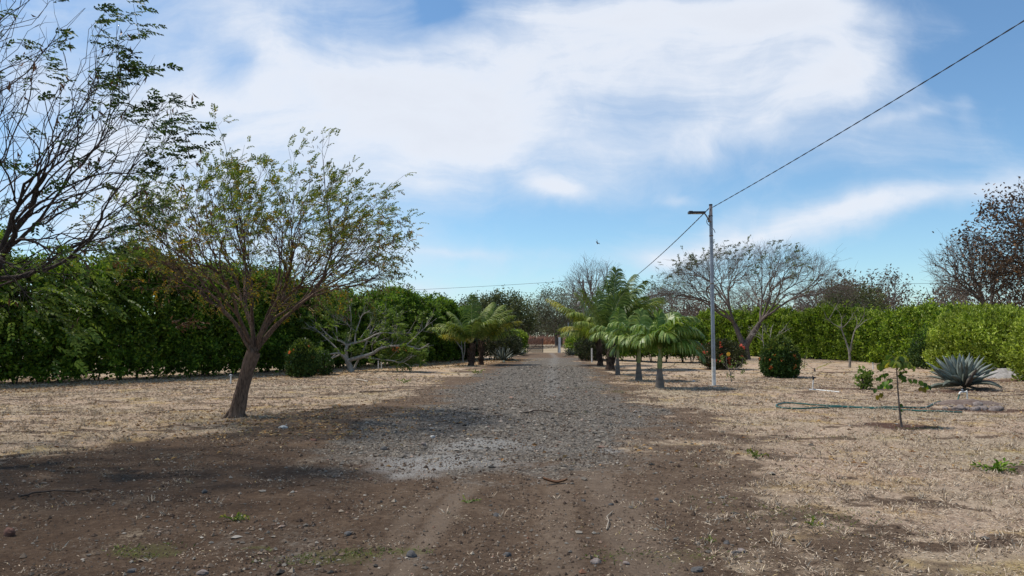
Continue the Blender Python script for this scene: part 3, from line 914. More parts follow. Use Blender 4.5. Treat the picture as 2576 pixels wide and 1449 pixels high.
def lump_leaves(mb, rng, P, k, spread, ln, wd, up=.3, m=0, wind=(0, 0, 0)):
    """k leaves loosely round each of the points P"""
    P = np.repeat(np.asarray(P, float), k, 0)
    d = rng.normal(0, 1, P.shape)
    d = unit(d) + np.array([0, 0, up]) + np.asarray(wind)
    p = P + rng.normal(0, spread, P.shape)
    leaves(mb, p, d, rng.normal(0, .6, P.shape) + [0, 0, 1], ln * rng.uniform(.7, 1.3, len(P)), wd * rng.uniform(.7, 1.3, len(P)), m)


WIND = np.array([1.0, .15, -.05])

# ------------------------------------------------------------------ the main umbrella tree left of the drive
def main_tree():
    rng = np.random.RandomState(101)
    b = G(592, 1050)
    sc = b.y / F_PX
    root = thing('umbrella_tree', 'vase shaped tree with leaning brown trunk and yellow flecked crown left of the drive', 'tree', b)

    def pl(px, py, dy=0.0):
        q = AT(px, py, b.y + dy)
        return np.array([q.x - b.x, dy, q.z])

    t = Tree(rng, .0060, 2.3, (.10, .27), .022, .62, .11)
    trunk = [pl(592, 1058), pl(596, 1040), pl(608, 985), pl(622, 930), pl(638, 885)]
    tr = MB()
    tk = np.array(trunk); u = np.linspace(0, 4, 34)
    tp = np.stack([np.interp(u, range(5), tk[:, c]) for c in range(3)], -1)
    i0 = len(tr.V)
    tube(tr, tp, np.interp(u, range(5), [.19, .158, .135, .128, .135]), 28, 0, cap=False)
    v = tr.V[i0]; ax_ = np.repeat(tp, 28, 0); o_ = v - ax_
    an = np.arctan2(o_[:, 1], o_[:, 0])
    tr.V[i0] = ax_ + o_ * (1 + .22 * (fbm(np.cos(an) * 3 + 9, np.sin(an) * 3 + 9, v[:, 2] * 2.2, 7, 3) - .5) + .16 * (fbm(np.cos(an) * 9 + 9, np.sin(an) * 9 + 9, v[:, 2] * 3.5, 8, 2) - .5))[:, None]
    for a in np.linspace(0, 2 * pi, 6, endpoint=False) + .3:      # root flare
        c = trunk[0]
        tube(tr, [c + [cos(a) * .05, sin(a) * .05, .22], c + [cos(a) * .15, sin(a) * .15, .09], c + [cos(a) * .24, sin(a) * .24, .0]], [.07, .06, .03], 7, 0)
    fork = trunk[-1]
    cx, cz = pl(675, 600)[0], 0
    prof = [(1.95, .6), (2.3, 2.1), (2.75, 2.75), (3.4, 2.95), (4.1, 2.9), (4.6, 2.55), (5.0, 1.9), (5.35, .9)]
    T = crown_points(rng, 620, prof, cx, .1, 1.0, .36)
    T[:, 2] += .35 * (vn(T[:, 0] * 1.1, T[:, 1] * 1.1, 0, 3) - .4)
    lower = T[:, 2] < 1.9 + .16 * np.hypot(T[:, 0] - cx, T[:, 1])
    T = T[~lower]
    T[:, 0] = np.where(T[:, 0] < cx, cx + (T[:, 0] - cx) * 1.16, T[:, 0])
    T[:, 2] = np.where(T[:, 2] > 3, 3 + (T[:, 2] - 3) * .86, T[:, 2])
    extra = np.array([pl(540, 300, -.2), pl(528, 330, -.1), pl(615, 365, .1), pl(830, 335, .2), pl(812, 360, .2), pl(765, 345, .3), pl(1018, 440, 0), pl(1035, 545, -.2), pl(1010, 690, -.4), pl(1020, 715, -.5), pl(318, 520, 0), pl(880, 410, 0), pl(985, 470, .4)])
    T = np.concatenate([T, extra])
    # main limbs off the fork: tips shared out by bearing and reach
    az = np.arctan2(T[:, 1] - fork[1], T[:, 0] - fork[0]); rad = np.hypot(T[:, 0] - fork[0], T[:, 1] - fork[1])
    inner = rad < 1.25
    groups = [np.where(inner & (T[:, 0] < cx))[0], np.where(inner & (T[:, 0] >= cx))[0]]
    K = 6
    sec = ((az + pi + .35) / (2 * pi) * K).astype(int) % K
    groups += [np.where(~inner & (sec == k))[0] for k in range(K)]
    for g in groups:
        if len(g) == 0:
            continue
        c = T[g].mean(0); d = unit(unit(c - fork) * .8 + np.array([.08, 0, .5]))
        t.grow(fork + rng.normal(0, .03, 3) + [0, 0, -.04], d, T[g], r0=min(t.rad(len(g)) * 1.2, .10))
    t.twigs(2.6, .26, .0032, .55, (.05, 0, .35))
    t.wood(tr)
    tr.build('trunk', M_bark_red, root, smooth=True)
    P, D = tips_arr(t.tips)
    hgt = (P[:, 2] - (2.3 + .25 * np.hypot(P[:, 0] - cx, P[:, 1]))) / 2.2
    shell = np.clip(hgt + rng.normal(0, .22, len(P)), 0, 1)
    cr = MB()
    up = shell > .42
    idx = np.where(up & (rng.rand(len(P)) < .97))[0]; idx = np.repeat(idx, 2)
    pinnate(cr, rng, P[idx] + rng.normal(0, .05, (len(idx), 3)), D[idx] * .8 + [0, 0, .25], .20, 6, .026, .056, WIND, .5, .25)
    few = np.where(~up & (rng.rand(len(P)) < .6))[0]
    pinnate(cr, rng, P[few], D[few], .17, 5, .026, .055, WIND, .55, .4)
    cr.build('crown', M_main_leaf, root)
    ye = MB()
    fl = fbm(P[:, 0] * 1.6, P[:, 1] * 1.6, P[:, 2] * 1.6, 9, 2)
    yi = np.where((fl > .48) & (rng.rand(len(P)) < .7))[0]
    pinnate(ye, rng, P[yi], D[yi], .16, 5, .026, .055, WIND, .5, .4)
    blo = [(712, 735, -.5), (660, 715, -.3), (740, 735, -.6), (500, 740, -1.0), (860, 740, -.9), (905, 725, -.8), (1000, 720, -.5), (815, 500, -.5), (900, 560, -.4), (700, 560, -.9), (960, 640, -.6), (735, 700, -.4), (640, 700, .4)]
    lump_leaves(ye, rng, np.array([pl(*q) for q in blo]), 26, .085, .05, .035)
    ye.build('yellow_sprays', M_yellow_leaf, root)
    po = MB()
    fp = fbm(P[:, 0] * 1.3 + 7, P[:, 1] * 1.3, P[:, 2] * 1.3, 19, 2)
    pi_ = np.where((fp > .52) & (P[:, 2] < 4.1) & (rng.rand(len(P)) < .5))[0]
    Q = np.repeat(P[pi_], 3, 0)
    leaves(po, Q + rng.normal(0, .05, Q.shape), np.array([.35, 0, -1.0]) + rng.normal(0, .35, Q.shape), rng.normal(0, 1, Q.shape), rng.uniform(.07, .13, len(Q)), .026)
    blo = [(470, 815, -1.2), (690, 590, -.5), (860, 640, -.4), (1060, 760, -.5), (760, 610, -.3), (645, 790, -.6), (800, 780, -.7)]
    q = np.repeat(np.array([pl(*v) for v in blo[:1]]), 60, 0)
    leaves(po, q + rng.normal(0, .11, q.shape) * [1.4, 1, .5], rng.normal(0, .5, q.shape) + [.6, 0, -.2], rng.normal(0, 1, q.shape), .10, .03)
    po.build('dry_pods', M_dry_pod, root)
    pp = MB()
    ps = np.where((P[:, 0] > cx + .4) & (rng.rand(len(P)) < .30))[0]
    Q = np.repeat(P[ps], 2, 0)
    leaves(pp, Q + rng.normal(0, .05, Q.shape), np.array([.3, 0, -1.0]) + rng.normal(0, .3, Q.shape), rng.normal(0, 1, Q.shape), rng.uniform(.06, .11, len(Q)), .018)
    pp.build('pale_pods', M_straw_pod, root)


# ------------------------------------------------------------------ the big tree whose trunk stands outside the frame on the left
def left_tree():
    rng = np.random.RandomState(202)
    Y = 9.6
    b = np.array([-7.9, Y, 0.0])
    root = thing('spreading_tree', 'large dark half bare tree reaching in over the left hedge from outside the frame', 'tree', b)

    def pl(px, py, dy=0.0):
        q = AT(px, py, Y + dy)
        return np.array([q.x, q.y, q.z]) - b

    t = Tree(rng, .0058, 2.0, (.16, .40), .05, .42, .13)
    tr = MB()
    trunk = [[0, 0, -.1], [.02, 0, .3], [.12, 0, .9], [.3, -.02, 1.5]]
    tube(tr, trunk, [.26, .2, .17, .17], 12, 0)
    fork = np.array(trunk[-1], float)
    T = crown_points(rng, 640, [(1.9, 2.9), (2.7, 3.6), (3.6, 4.0), (4.6, 3.6), (5.6, 2.9), (6.4, 1.7), (6.9, .7)], .3, 0, .8, .42)
    ext = [(500, 310, 0), (470, 345, .2), (440, 290, -.2), (425, 260, .2), (385, 250, 0), (345, 265, .3), (310, 285, -.3), (295, 215, 0), (300, 150, .2), (325, 95, .2), (335, 10, 0), (330, 60, .4), (295, 40, -.3), (280, 120, 0), (310, 195, .3),
           (480, 375, .1), (420, 395, -.2), (395, 330, .4), (360, 420, 0), (250, 90, .3), (215, 20, .1), (240, 190, 0), (270, 240, -.4), (180, 70, .1), (60, 45, 0), (100, 60, .2), (20, 30, 0), (300, 60, 0),
           (265, 30, .2), (230, 60, -.1), (290, 180, .1), (250, 215, .3)]
    low = [(470, 515, -.3), (430, 525, -.1), (250, 745, -.6), (190, 830, -.5), (150, 800, -.4), (120, 760, -.7), (235, 700, -.5), (350, 600, -.3), (300, 640, -.2), (440, 545, .2), (380, 560, .1)]
    T = np.concatenate([T, np.array([pl(*e) for e in ext + low])])
    # keep the crown inside what the photograph shows of it
    W = T + b
    px = W[:, 0] / W[:, 1] * F_PX + CX; py = HOR - (W[:, 2] - EYE) / W[:, 1] * F_PX
    lim = np.interp(py, [-200, 0, 100, 220, 300, 360, 430, 520, 600, 700, 800, 900], [340, 335, 320, 360, 480, 470, 430, 440, 330, 230, 200, 120])
    T = T[(px < lim + 15) & (py < 850)]
    # the tall upper shoots lean right with the wind; limbs run low and long
    for g in np.array_split(np.argsort(np.arctan2(T[:, 2] - 1.2, T[:, 0] - .3) + rng.normal(0, .05, len(T))), 7):
        c = T[g].mean(0); d = unit(unit(c - fork) * .7 + np.array([.05, 0, .45]))
        t.grow(fork + rng.normal(0, .03, 3), d, T[g], r0=min(t.rad(len(g)) * 1.2, .12))
    t.twigs(2.0, .30, .0034, .6, (.15, 0, .2))
    t.wood(tr)
    tr.build('trunk', M_bark_dark, root, smooth=True)
    P, D = tips_arr(t.tips)
    Wp = P + b
    py = HOR - (Wp[:, 2] - EYE) / Wp[:, 1] * F_PX; px = Wp[:, 0] / Wp[:, 1] * F_PX + CX
    cr = MB()
    dens = np.where(py < 300, np.where(px > 190, .50, .22), np.where(px > 330, .34, .16))
    dens = dens * (.5 + 1.0 * sst(fbm(P[:, 0] * 1.7, P[:, 1] * 1.7, P[:, 2] * 1.7, 5, 2), .4, .6))
    i1 = np.where((rng.rand(len(P)) < dens) & (py < 620))[0]
    i1 = np.repeat(i1, 2)
    pinnate(cr, rng, P[i1] + rng.normal(0, .05, (len(i1), 3)), D[i1] * .5, .19, 6, .032, .066, WIND, .8, .15)
    eb = np.array([pl(*e) for e in ext[:20] + ext[-4:]])
    eb = np.repeat(eb, 4, 0) + rng.normal(0, .07, (len(eb) * 4, 3))
    pinnate(cr, rng, eb, np.tile([.6, 0, .25], (len(eb), 1)), .19, 6, .030, .064, WIND, .8, .1)
    cr.build('crown', M_big_leaf, root)
    lm = MB()
    i2 = np.where((rng.rand(len(P)) < .8) & (py > 610))[0]
    lw = np.array([pl(*e) for e in low[2:6]]); lw = np.repeat(lw, 14, 0) + rng.normal(0, .17, (56, 3))
    pinnate(lm, rng, np.concatenate([P[i2], lw]), np.concatenate([D[i2], np.tile([.7, 0, -.2], (56, 1))]), .21, 6, .036, .075, WIND, .3, .35)
    lm.build('lower_leaves', M_lime_leaf, root)
    po = MB()
    i3 = np.where(rng.rand(len(P)) < .10)[0]
    Q = np.repeat(P[i3], 2, 0)
    leaves(po, Q + rng.normal(0, .05, Q.shape), np.array([.25, 0, -1.0]) + rng.normal(0, .3, Q.shape), rng.normal(0, 1, Q.shape), rng.uniform(.08, .16, len(Q)), .03)
    po.build('dry_pods', M_dry_pod, root)


main_tree(); left_tree()

# ------------------------------------------------------------------ hedges and shrubs
def hedge(name, label, path, heights, thick, side, per_m, mats, seed, stem_gap=1.1, leaf=.10, lump=.4, bulge=0.0, z0=.35, cat='hedge', top_noise=.5, stem_mat=None, rate=1.0, nstem=70):
    rng = np.random.RandomState(seed)
    path = np.array(path, float); seg = np.linalg.norm(np.diff(path, axis=0), axis=1)
    cum = np.concatenate([[0], np.cumsum(seg)]); Ltot = cum[-1]
    base = np.array([path[:, 0].mean(), path[:, 1].mean(), 0])

    def pos(s):
        return np.stack([np.interp(s, cum, path[:, 0]), np.interp(s, cum, path[:, 1])], -1)

    def nor(s):
        a, b_ = pos(np.clip(s - .5, 0, Ltot)), pos(np.clip(s + .5, 0, Ltot))
        t = unit(b_ - a)
        return np.stack([t[:, 1], -t[:, 0]], -1) * side

    def hh(s):
        h = np.interp(s, cum, heights)
        return h + (fbm(s * .55, s * 0 + seed, 0, seed, 3) - .5) * top_noise * 2

    root = thing(name, label, cat, base)
    n = int(Ltot * per_m * rate)
    s = rng.uniform(0, Ltot, n)
    h = hh(s)
    f = rng.rand(n)
    front, top = f < .56, (f >= .56) & (f < .84)
    z = np.where(top, h, z0 + (h - z0) * rng.rand(n) ** 1.12)
    w = np.where(top, rng.uniform(-1, 1, n), np.where(front, 1.0, -1.0)) * thick * .5
    shoulder = sst(z, h - .9, h) * .35 * thick
    w = np.where(top, w, np.sign(w) * (np.abs(w) - shoulder * rng.rand(n)))
    foot = (1 - sst(z, z0, z0 + .8)) * .10 * thick
    w = np.where(top, w, np.sign(w) * (np.abs(w) - foot))
    lp = (fbm(s * .8, z * .8, np.sign(w) * 3, seed + 1, 3) - .5) * 2 * lump + (fbm(s * 2.6, z * 2.6, np.sign(w) * 3, seed + 2, 2) - .5) * 1.0
    if bulge:
        lp = lp + bulge * (np.abs(np.sin(pi * s / 1.45 + (fbm(s * .4, s * 0, 0, seed + 5, 2) - .5) * 4)) - .5)
    inw = rng.exponential(.10, n)
    w = np.where(top, w, w + np.sign(w) * (lp - inw))
    spike = (rng.rand(n) < .18) * np.minimum(rng.exponential(.2, n), .5)
    z = np.where(top, z + lp * .7 - inw + spike - (np.abs(w) / (thick * .5)) ** 2 * .35, z)
    if bulge:
        z = np.where(top, z + bulge * (np.abs(np.sin(pi * s / 1.45 + (fbm(s * .4, s * 0, 0, seed + 5, 2) - .5) * 4)) - .5) * .7, z)
    nr = nor(s); pc = pos(s)
    C = np.concatenate([pc + nr * w[:, None], z[:, None]], 1) - base
    out = np.concatenate([nr * np.sign(w)[:, None], np.zeros((n, 1))], 1)
    out[top] = [0, 0, 1.0]
    mb = MB()
    kk = 9
    C2, O2 = np.repeat(C, kk, 0), np.repeat(out, kk, 0)
    d = unit(O2 * .55 + [0, 0, .35] + rng.normal(0, .55, C2.shape))
    p = C2 + d * rng.uniform(-.02, .16, (len(C2), 1)) + rng.normal(0, .05, C2.shape)
    ln = leaf * rng.uniform(.55, 1.45, len(C2))
    leaves(mb, p, d + rng.normal(0, .35, d.shape), unit(O2 + rng.normal(0, .7, d.shape)), ln, ln * .55)
    mb.build('foliage', mats[0], root)
    if len(mats) > 1:                                # young shoots standing proud of the top
        k = rng.rand(n) < .30
        sh = k & top
        q = np.repeat(C[sh], 7, 0)
        m2 = MB()
        d = unit(np.array([.25, 0, 1.0]) + rng.normal(0, .45, q.shape))
        leaves(m2, q + [0, 0, .08] + d * rng.uniform(0, .3, (len(q), 1)), d + rng.normal(0, .4, d.shape), rng.normal(0, 1, d.shape), leaf * .95, leaf * .5)
        m2.build('young_shoots', mats[1], root)
    # dense middle of twigs and old leaves
    inner = MB()
    ni = int(Ltot * per_m * .30 * rate)
    s2 = rng.uniform(0, Ltot, ni); h2 = hh(s2) - .45
    z2 = z0 + .25 + (h2 - z0 - .3) * rng.rand(ni)
    w2 = rng.uniform(-.33, .33, ni) * thick
    C3 = np.concatenate([pos(s2) + nor(s2) * w2[:, None], z2[:, None]], 1) - base
    q = np.repeat(C3, 5, 0) + rng.normal(0, .14, (ni * 5, 3))
    leaves(inner, q, rng.normal(0, 1, q.shape), rng.normal(0, 1, q.shape), leaf * 2.0, leaf * 1.5)
    inner.build('inner_leaves', mats[0], root)
    # stems at the foot
    sm = stem_mat or M_bark_dark
    ns = min(int(Ltot / stem_gap), nstem)
    protos = []
    for i in range(4):
        m3 = MB()
        for _ in range(3):
            a = rng.rand() * 2 * pi
            r = .13
            tube(m3, [[cos(a) * .04, sin(a) * .04, -.08], [cos(a) * r, sin(a) * r, .35], [cos(a + .4) * r * 2.2, sin(a + .4) * r * 2.2, 1.1]], [.032, .026, .018], 6, 0)
        protos.append(m3.mesh('stem', sm, True))
    for i in range(ns):
        ss = np.array([(i + .5 + rng.uniform(-.25, .25)) * Ltot / ns])
        q = pos(ss)[0] + nor(ss)[0] * rng.uniform(-.1, .3) * thick
        o = bpy.data.objects.new('stem', protos[i % 4]); COL.objects.link(o)
        o.parent = root; o.location = (q[0] - base[0], q[1] - base[1], 0); o.rotation_euler = (0, 0, rng.rand() * 6)
    return root


def gp(px, py):
    g = G(px, py)
    return (g.x, g.y)


M_shoot_l = leaf_mat('hedge_shoots', [(0, (0.09, 0.16, 0.02)), (.5, (0.18, 0.27, 0.034)), (1, (0.30, 0.37, 0.06))], .38)
left_path = [(-25.5, 19.0), (-20.8, 22.3), (-17.9, 25.4), (-14.4, 29.2), (-11.4, 34.6), (-8.0, 42.0), (-5.0, 50.5), (-3.6, 57.0)]
hedge('clipped_hedge', 'tall dark green hedge along the left side of the lawn', left_path, [4.35, 4.4, 4.3, 4.3, 4.1, 3.85, 3.7, 3.4], 2.4, 1, 560,
      [M_hedge_l, M_shoot_l], 31, .85, .135, .5, .25, .16, top_noise=.8)
right_path = [gp(1745, 893), gp(1900, 897), gp(2080, 905), gp(2240, 915), gp(2390, 930)]
right_path = [(p[0] + .9, p[1] + .6) for p in right_path]
hedge('clipped_hedge', 'sunlit bright green hedge of bulging columns behind the blue grey pole', right_path, [3.4, 3.3, 3.1, 2.8, 2.55], 2.0, -1, 480,
      [M_hedge_r, M_hedge_y], 33, 1.2, .150, .28, .48, .05, top_noise=.42)
cross_path = [gp(1475, 903), gp(1560, 908), gp(1660, 912), gp(1762, 911)]
hedge('low_hedge', 'low dark hedge with bare stems behind the row of small palms', cross_path, [2.1, 2.3, 2.4, 2.3], 1.5, 1, 330, [M_hedge_l, M_hedge_y], 35, .9, .13, .3, .2, .40, top_noise=.3)


def shrub(name, label, base, prof, leaf, n, mats, seed, flowers=None, flower_n=0, fsize=.06, sy=1.0, stems=5, cx=0.0, cat='shrub', group=None, flower_name='flowers', lump=.2, fz=(.15, .95), wind=(0, 0, 0)):
    """a bush: leaves through a lumpy body of the given height:radius profile, stems below"""
    rng = np.random.RandomState(seed)
    root = thing(name, label, cat, base, group)
    zs = np.array([p[0] for p in prof]); rs = np.array([p[1] for p in prof])

    def sample(n, inner):
        z = rng.uniform(zs[0], zs[-1], n * 2)
        z = z[rng.rand(len(z)) < (np.interp(z, zs, rs) + .1) / (rs.max() + .1)][:n]
        a = rng.rand(len(z)) * 2 * pi
        R = np.interp(z, zs, rs) * (1 + (fbm(np.cos(a) * 1.6 + 5, np.sin(a) * 1.6 + 5, z * 1.7, seed, 3) - .5) * 2 * lump)
        r = R * (1 - np.minimum(rng.exponential(.09, len(z)), .9)) if not inner else R * np.sqrt(rng.rand(len(z))) * .8
        return np.stack([cx + r * np.cos(a), r * np.sin(a) * sy, z + rng.normal(0, .02, len(z))], -1), np.stack([np.cos(a), np.sin(a) * sy, 0 * a + .3], -1)

    P, O = sample(n, False)
    k = 6
    q, o2 = np.repeat(P, k, 0), np.repeat(O, k, 0)
    d = unit(o2 * .6 + [0, 0, .35] + rng.normal(0, .6, q.shape) + np.asarray(wind))
    mb = MB()
    tip = np.full(len(q), 0)
    ln = leaf * rng.uniform(.7, 1.3, len(q))
    leaves(mb, q + rng.normal(0, leaf * .5, q.shape), d, rng.normal(0, .7, q.shape) + o2, ln, ln * .52)
    P2, O2 = sample(n // 3, True)
    q = np.repeat(P2, 4, 0)
    leaves(mb, q + rng.normal(0, leaf, q.shape), rng.normal(0, 1, q.shape), rng.normal(0, 1, q.shape), leaf * 1.6, leaf * 1.0)
    mb.build('foliage', mats[0], root)
    if len(mats) > 1:
        z = zs[-1] * .62
        top = P[P[:, 2] > z]
        q = np.repeat(top, 4, 0)
        d = unit(np.array([.1, 0, 1]) + rng.normal(0, .5, q.shape))
        m2 = MB(); leaves(m2, q + d * rng.uniform(0, leaf * 2, (len(q), 1)), d, rng.normal(0, 1, q.shape), leaf, leaf * .5)
        m2.build('young_shoots', mats[1], root)
    sm = MB()
    for i in range(stems):
        a = rng.rand() * 2 * pi; r = rs.max() * .45
        tube(sm, [[cx * .2 + cos(a) * .05, sin(a) * .05, -.05], [cx * .5 + cos(a) * r * .5, sin(a) * r * .5, zs[-1] * .3], [cx + cos(a) * r, sin(a) * r, zs[-1] * .75]], [.03, .022, .008], 5, 0)
    sm.build('stems', M_bark_dark, root, True)
    if flowers is not None:
        PF, OF = sample(flower_n * 3, False)
        sel = (PF[:, 1] < .5 * rs.max()) & (PF[:, 2] > fz[0] * zs[-1]) & (PF[:, 2] < fz[1] * zs[-1])
        PF, OF = PF[sel][:flower_n], OF[sel][:flower_n]
        for i, (p, o) in enumerate(zip(PF, OF)):
            m4 = MB()
            kk = 9
            pp = np.tile(p + o * .06, (kk, 1)) + rng.normal(0, fsize * .35, (kk, 3))
            leaves(m4, pp, rng.normal(0, .8, (kk, 3)) + o, rng.normal(0, 1, (kk, 3)), fsize, fsize * .8)
            m4.build('flower', flowers, root)
    return root


# rounded ixora bushes and their neighbours
shrub('flowering_shrub', 'rounded green bush with orange flowers at the foot of the tall left hedge', G(760, 947),
      [(0.02, .48), (.4, .64), (.85, .56), (1.2, .34), (1.42, .08)], .085, 900, [M_ixora, M_ixora_top], 41, M_orange, 11, .06)
shrub('small_bush', 'low blue green bush close beside the rounded orange flowering bush', G(808, 942), [(0, .4), (.5, .5), (1.0, .15)], .08, 260, [M_ixora], 42, cat='shrub')
shrub('flowering_shrub', 'clipped barrel shaped dark bush dotted with orange flowers on the right lawn', G(1963, 949),
      [(0.02, .48), (.25, .68), (.7, .70), (1.0, .60), (1.28, .38), (1.5, .12)], .105, 1300, [M_ixora, M_ixora_top], 43, M_orange, 30, .06, lump=.18)
shrub('flowering_shrub', 'wide bronze leaved bush with red flowers behind the blue grey pole', G(1817, 929),
      [(0.05, .7), (.35, 1.15), (.75, 1.2), (1.1, .9), (1.42, .3)], .085, 1050, [M_redbush], 44, M_red, 26, .10, lump=.3)
shrub('dark_bush', 'dull dark clipped dome bush behind the two palms left of the drive', G(1252, 905), [(.25, 1.0), (.8, 1.75), (1.4, 1.65), (1.95, 1.0), (2.2, .3)], .12, 1000, [M_darkbush], 45, lump=.15)
shrub('dark_bush', 'leafy dark bush between the left hedge and the two palms', G(1150, 905), [(.3, 1.2), (1.0, 1.6), (1.8, 1.4), (2.6, .5)], .13, 700, [M_darkbush, M_hedge_l], 46, lump=.25)
shrub('bright_bush', 'sunlit lime green bush beside the slatted gate', G(1299, 892), [(.1, .8), (.8, 1.05), (1.6, .95), (2.1, .35)], .15, 480, [M_hedge_r, M_hedge_y], 47, lump=.3)
shrub('bright_bush', 'sunlit lime green bush just right of the white gatepost', G(1464, 894), [(.1, 1.1), (.8, 1.45), (1.5, 1.2), (2.1, .4)], .15, 560, [M_hedge_r, M_hedge_y], 48, lump=.3)
shrub('dark_bush', 'dark twiggy dome bush left of the coconut palms on the right', G(1484, 908), [(.1, .6), (.6, 1.0), (1.2, 1.0), (1.6, .35)], .10, 620, [M_darkbush], 49, lump=.15)
shrub('end_shrub', 'big rounded yellow green bush at the near end of the right hedge', G(2492, 940), [(.05, 2.0), (.8, 2.5), (1.6, 2.4), (2.3, 1.8), (2.85, .7)], .14, 2600, [M_hedge_y, M_hedge_y], 50, lump=.32, stems=8)
shrub('end_shrub', 'bright green bush at the right edge of the frame nearest the camera', (19.8, 26.2, 0), [(.05, 1.6), (.8, 1.95), (1.7, 1.9), (2.4, 1.4), (2.9, .4)], .135, 1600, [M_hedge_y, M_hedge_y], 51, lump=.25, stems=8)
shrub('end_shrub', 'dark lower bush with drooping sprays filling the gap before the big rounded bush', G(2352, 929), [(.05, .9), (.6, 1.1), (1.3, 1.0), (1.9, .4)], .11, 700, [M_ixora, M_hedge_l], 52, lump=.3)
shrub('small_bush', 'small pale green leafy plant on the lawn left of the young sapling', G(2175, 979), [(0.02, .10), (.2, .17), (.42, .2), (.58, .06)], .10, 46, [M_lime_leaf], 53, stems=3, cat='plant')

# ------------------------------------------------------------------ agaves
def agave(name, label, base, size, n, seed, mats, group=None, lowest=-.05):
    rng = np.random.RandomState(seed)
    root = thing(name, label, 'agave', base, group)
    for i in range(n):
        t = i / (n - 1)
        az = i * 2.39996 + rng.normal(0, .12)
        el = lowest + (1.42 - lowest) * t ** .85 + rng.normal(0, .05)
        Ln = size * (1.05 - .28 * t) * rng.uniform(.9, 1.06)
        wmax = size * .155 * rng.uniform(.9, 1.08)
        k = 9
        d = np.array([cos(az) * cos(el), sin(az) * cos(el), sin(el)])
        p = np.array([cos(az) * .10 * size, sin(az) * .10 * size, .10 * size + .13 * size * t])
        curl = rng.uniform(.0, .25) * (1 - t) if t > .2 else rng.uniform(-.5, .35)
        P, Dv = [p], [d]
        for j in range(k):
            d = unit(d + np.array([0, 0, -1.0]) * (.42 * curl + (.11 if t < .28 and j > 4 else 0)))
            p = p + d * Ln / k
            p[2] = max(p[2], .03)
            P.append(p); Dv.append(d)
        P, Dv = np.array(P), np.array(Dv)
        u = np.linspace(0, 1, k + 1)
        w = wmax * np.interp(u, [0, .12, .45, .75, .92, 1], [.62, .60, 1.0, .74, .28, .02])
        s = np.array([-sin(az), cos(az), 0.0])
        s = unit(s + rng.normal(0, .08, 3))
        nrm = unit(np.cross(s[None], Dv)); nrm *= -1 if nrm[:, 2].mean() < 0 else 1
        cup = .30 * w[:, None] * nrm
        th = (.16 * w + .004)[:, None] * nrm
        # five points across: edge, inner, keel and back
        ed1, ed2 = P + s * w[:, None] * .5 + cup, P - s * w[:, None] * .5 + cup
        mid = P.copy(); bk1, bk2 = P + s * w[:, None] * .24 - th, P - s * w[:, None] * .24 - th
        V = np.stack([ed1, mid, ed2, bk2, bk1], 1).reshape(-1, 3)
        F = []
        for j in range(k):
            for c in range(5):
                a, b = j * 5 + c, j * 5 + (c + 1) % 5
                F.append((a, b, b + 5, a + 5))
        mb = MB(); mb.add(V, F)
        m = mats[0] if t > .30 else (mats[1] if t > .13 or rng.rand() < .4 else mats[2])
        o = mb.build('leaf', m, root, True)
        if m is mats[2]:
            o['label'] = 'withered brown lower leaf'
    return root


agave('agave', 'large blue grey agave with curling old lower leaves on the right lawn', G(2421, 981), 1.10, 50, 61, [M_agave, M_agave_low, M_agave_dry])
agave('small_agave', 'pale green spiky agave at the foot of the lime bush by the slatted gate', G(1302, 896), .95, 26, 62, [M_far_grey, M_agave_low, M_agave_dry])
agave('small_agave', 'spiky agave below the lime bush right of the white gatepost', G(1434, 897), .75, 26, 63, [M_far_grey, M_agave_low, M_agave_dry])
agave('small_agave', 'dark spiky agave in front of the dull dome bush left of the drive', G(1266, 911), 1.0, 24, 64, [M_agave_low, M_agave_low, M_agave_dry])

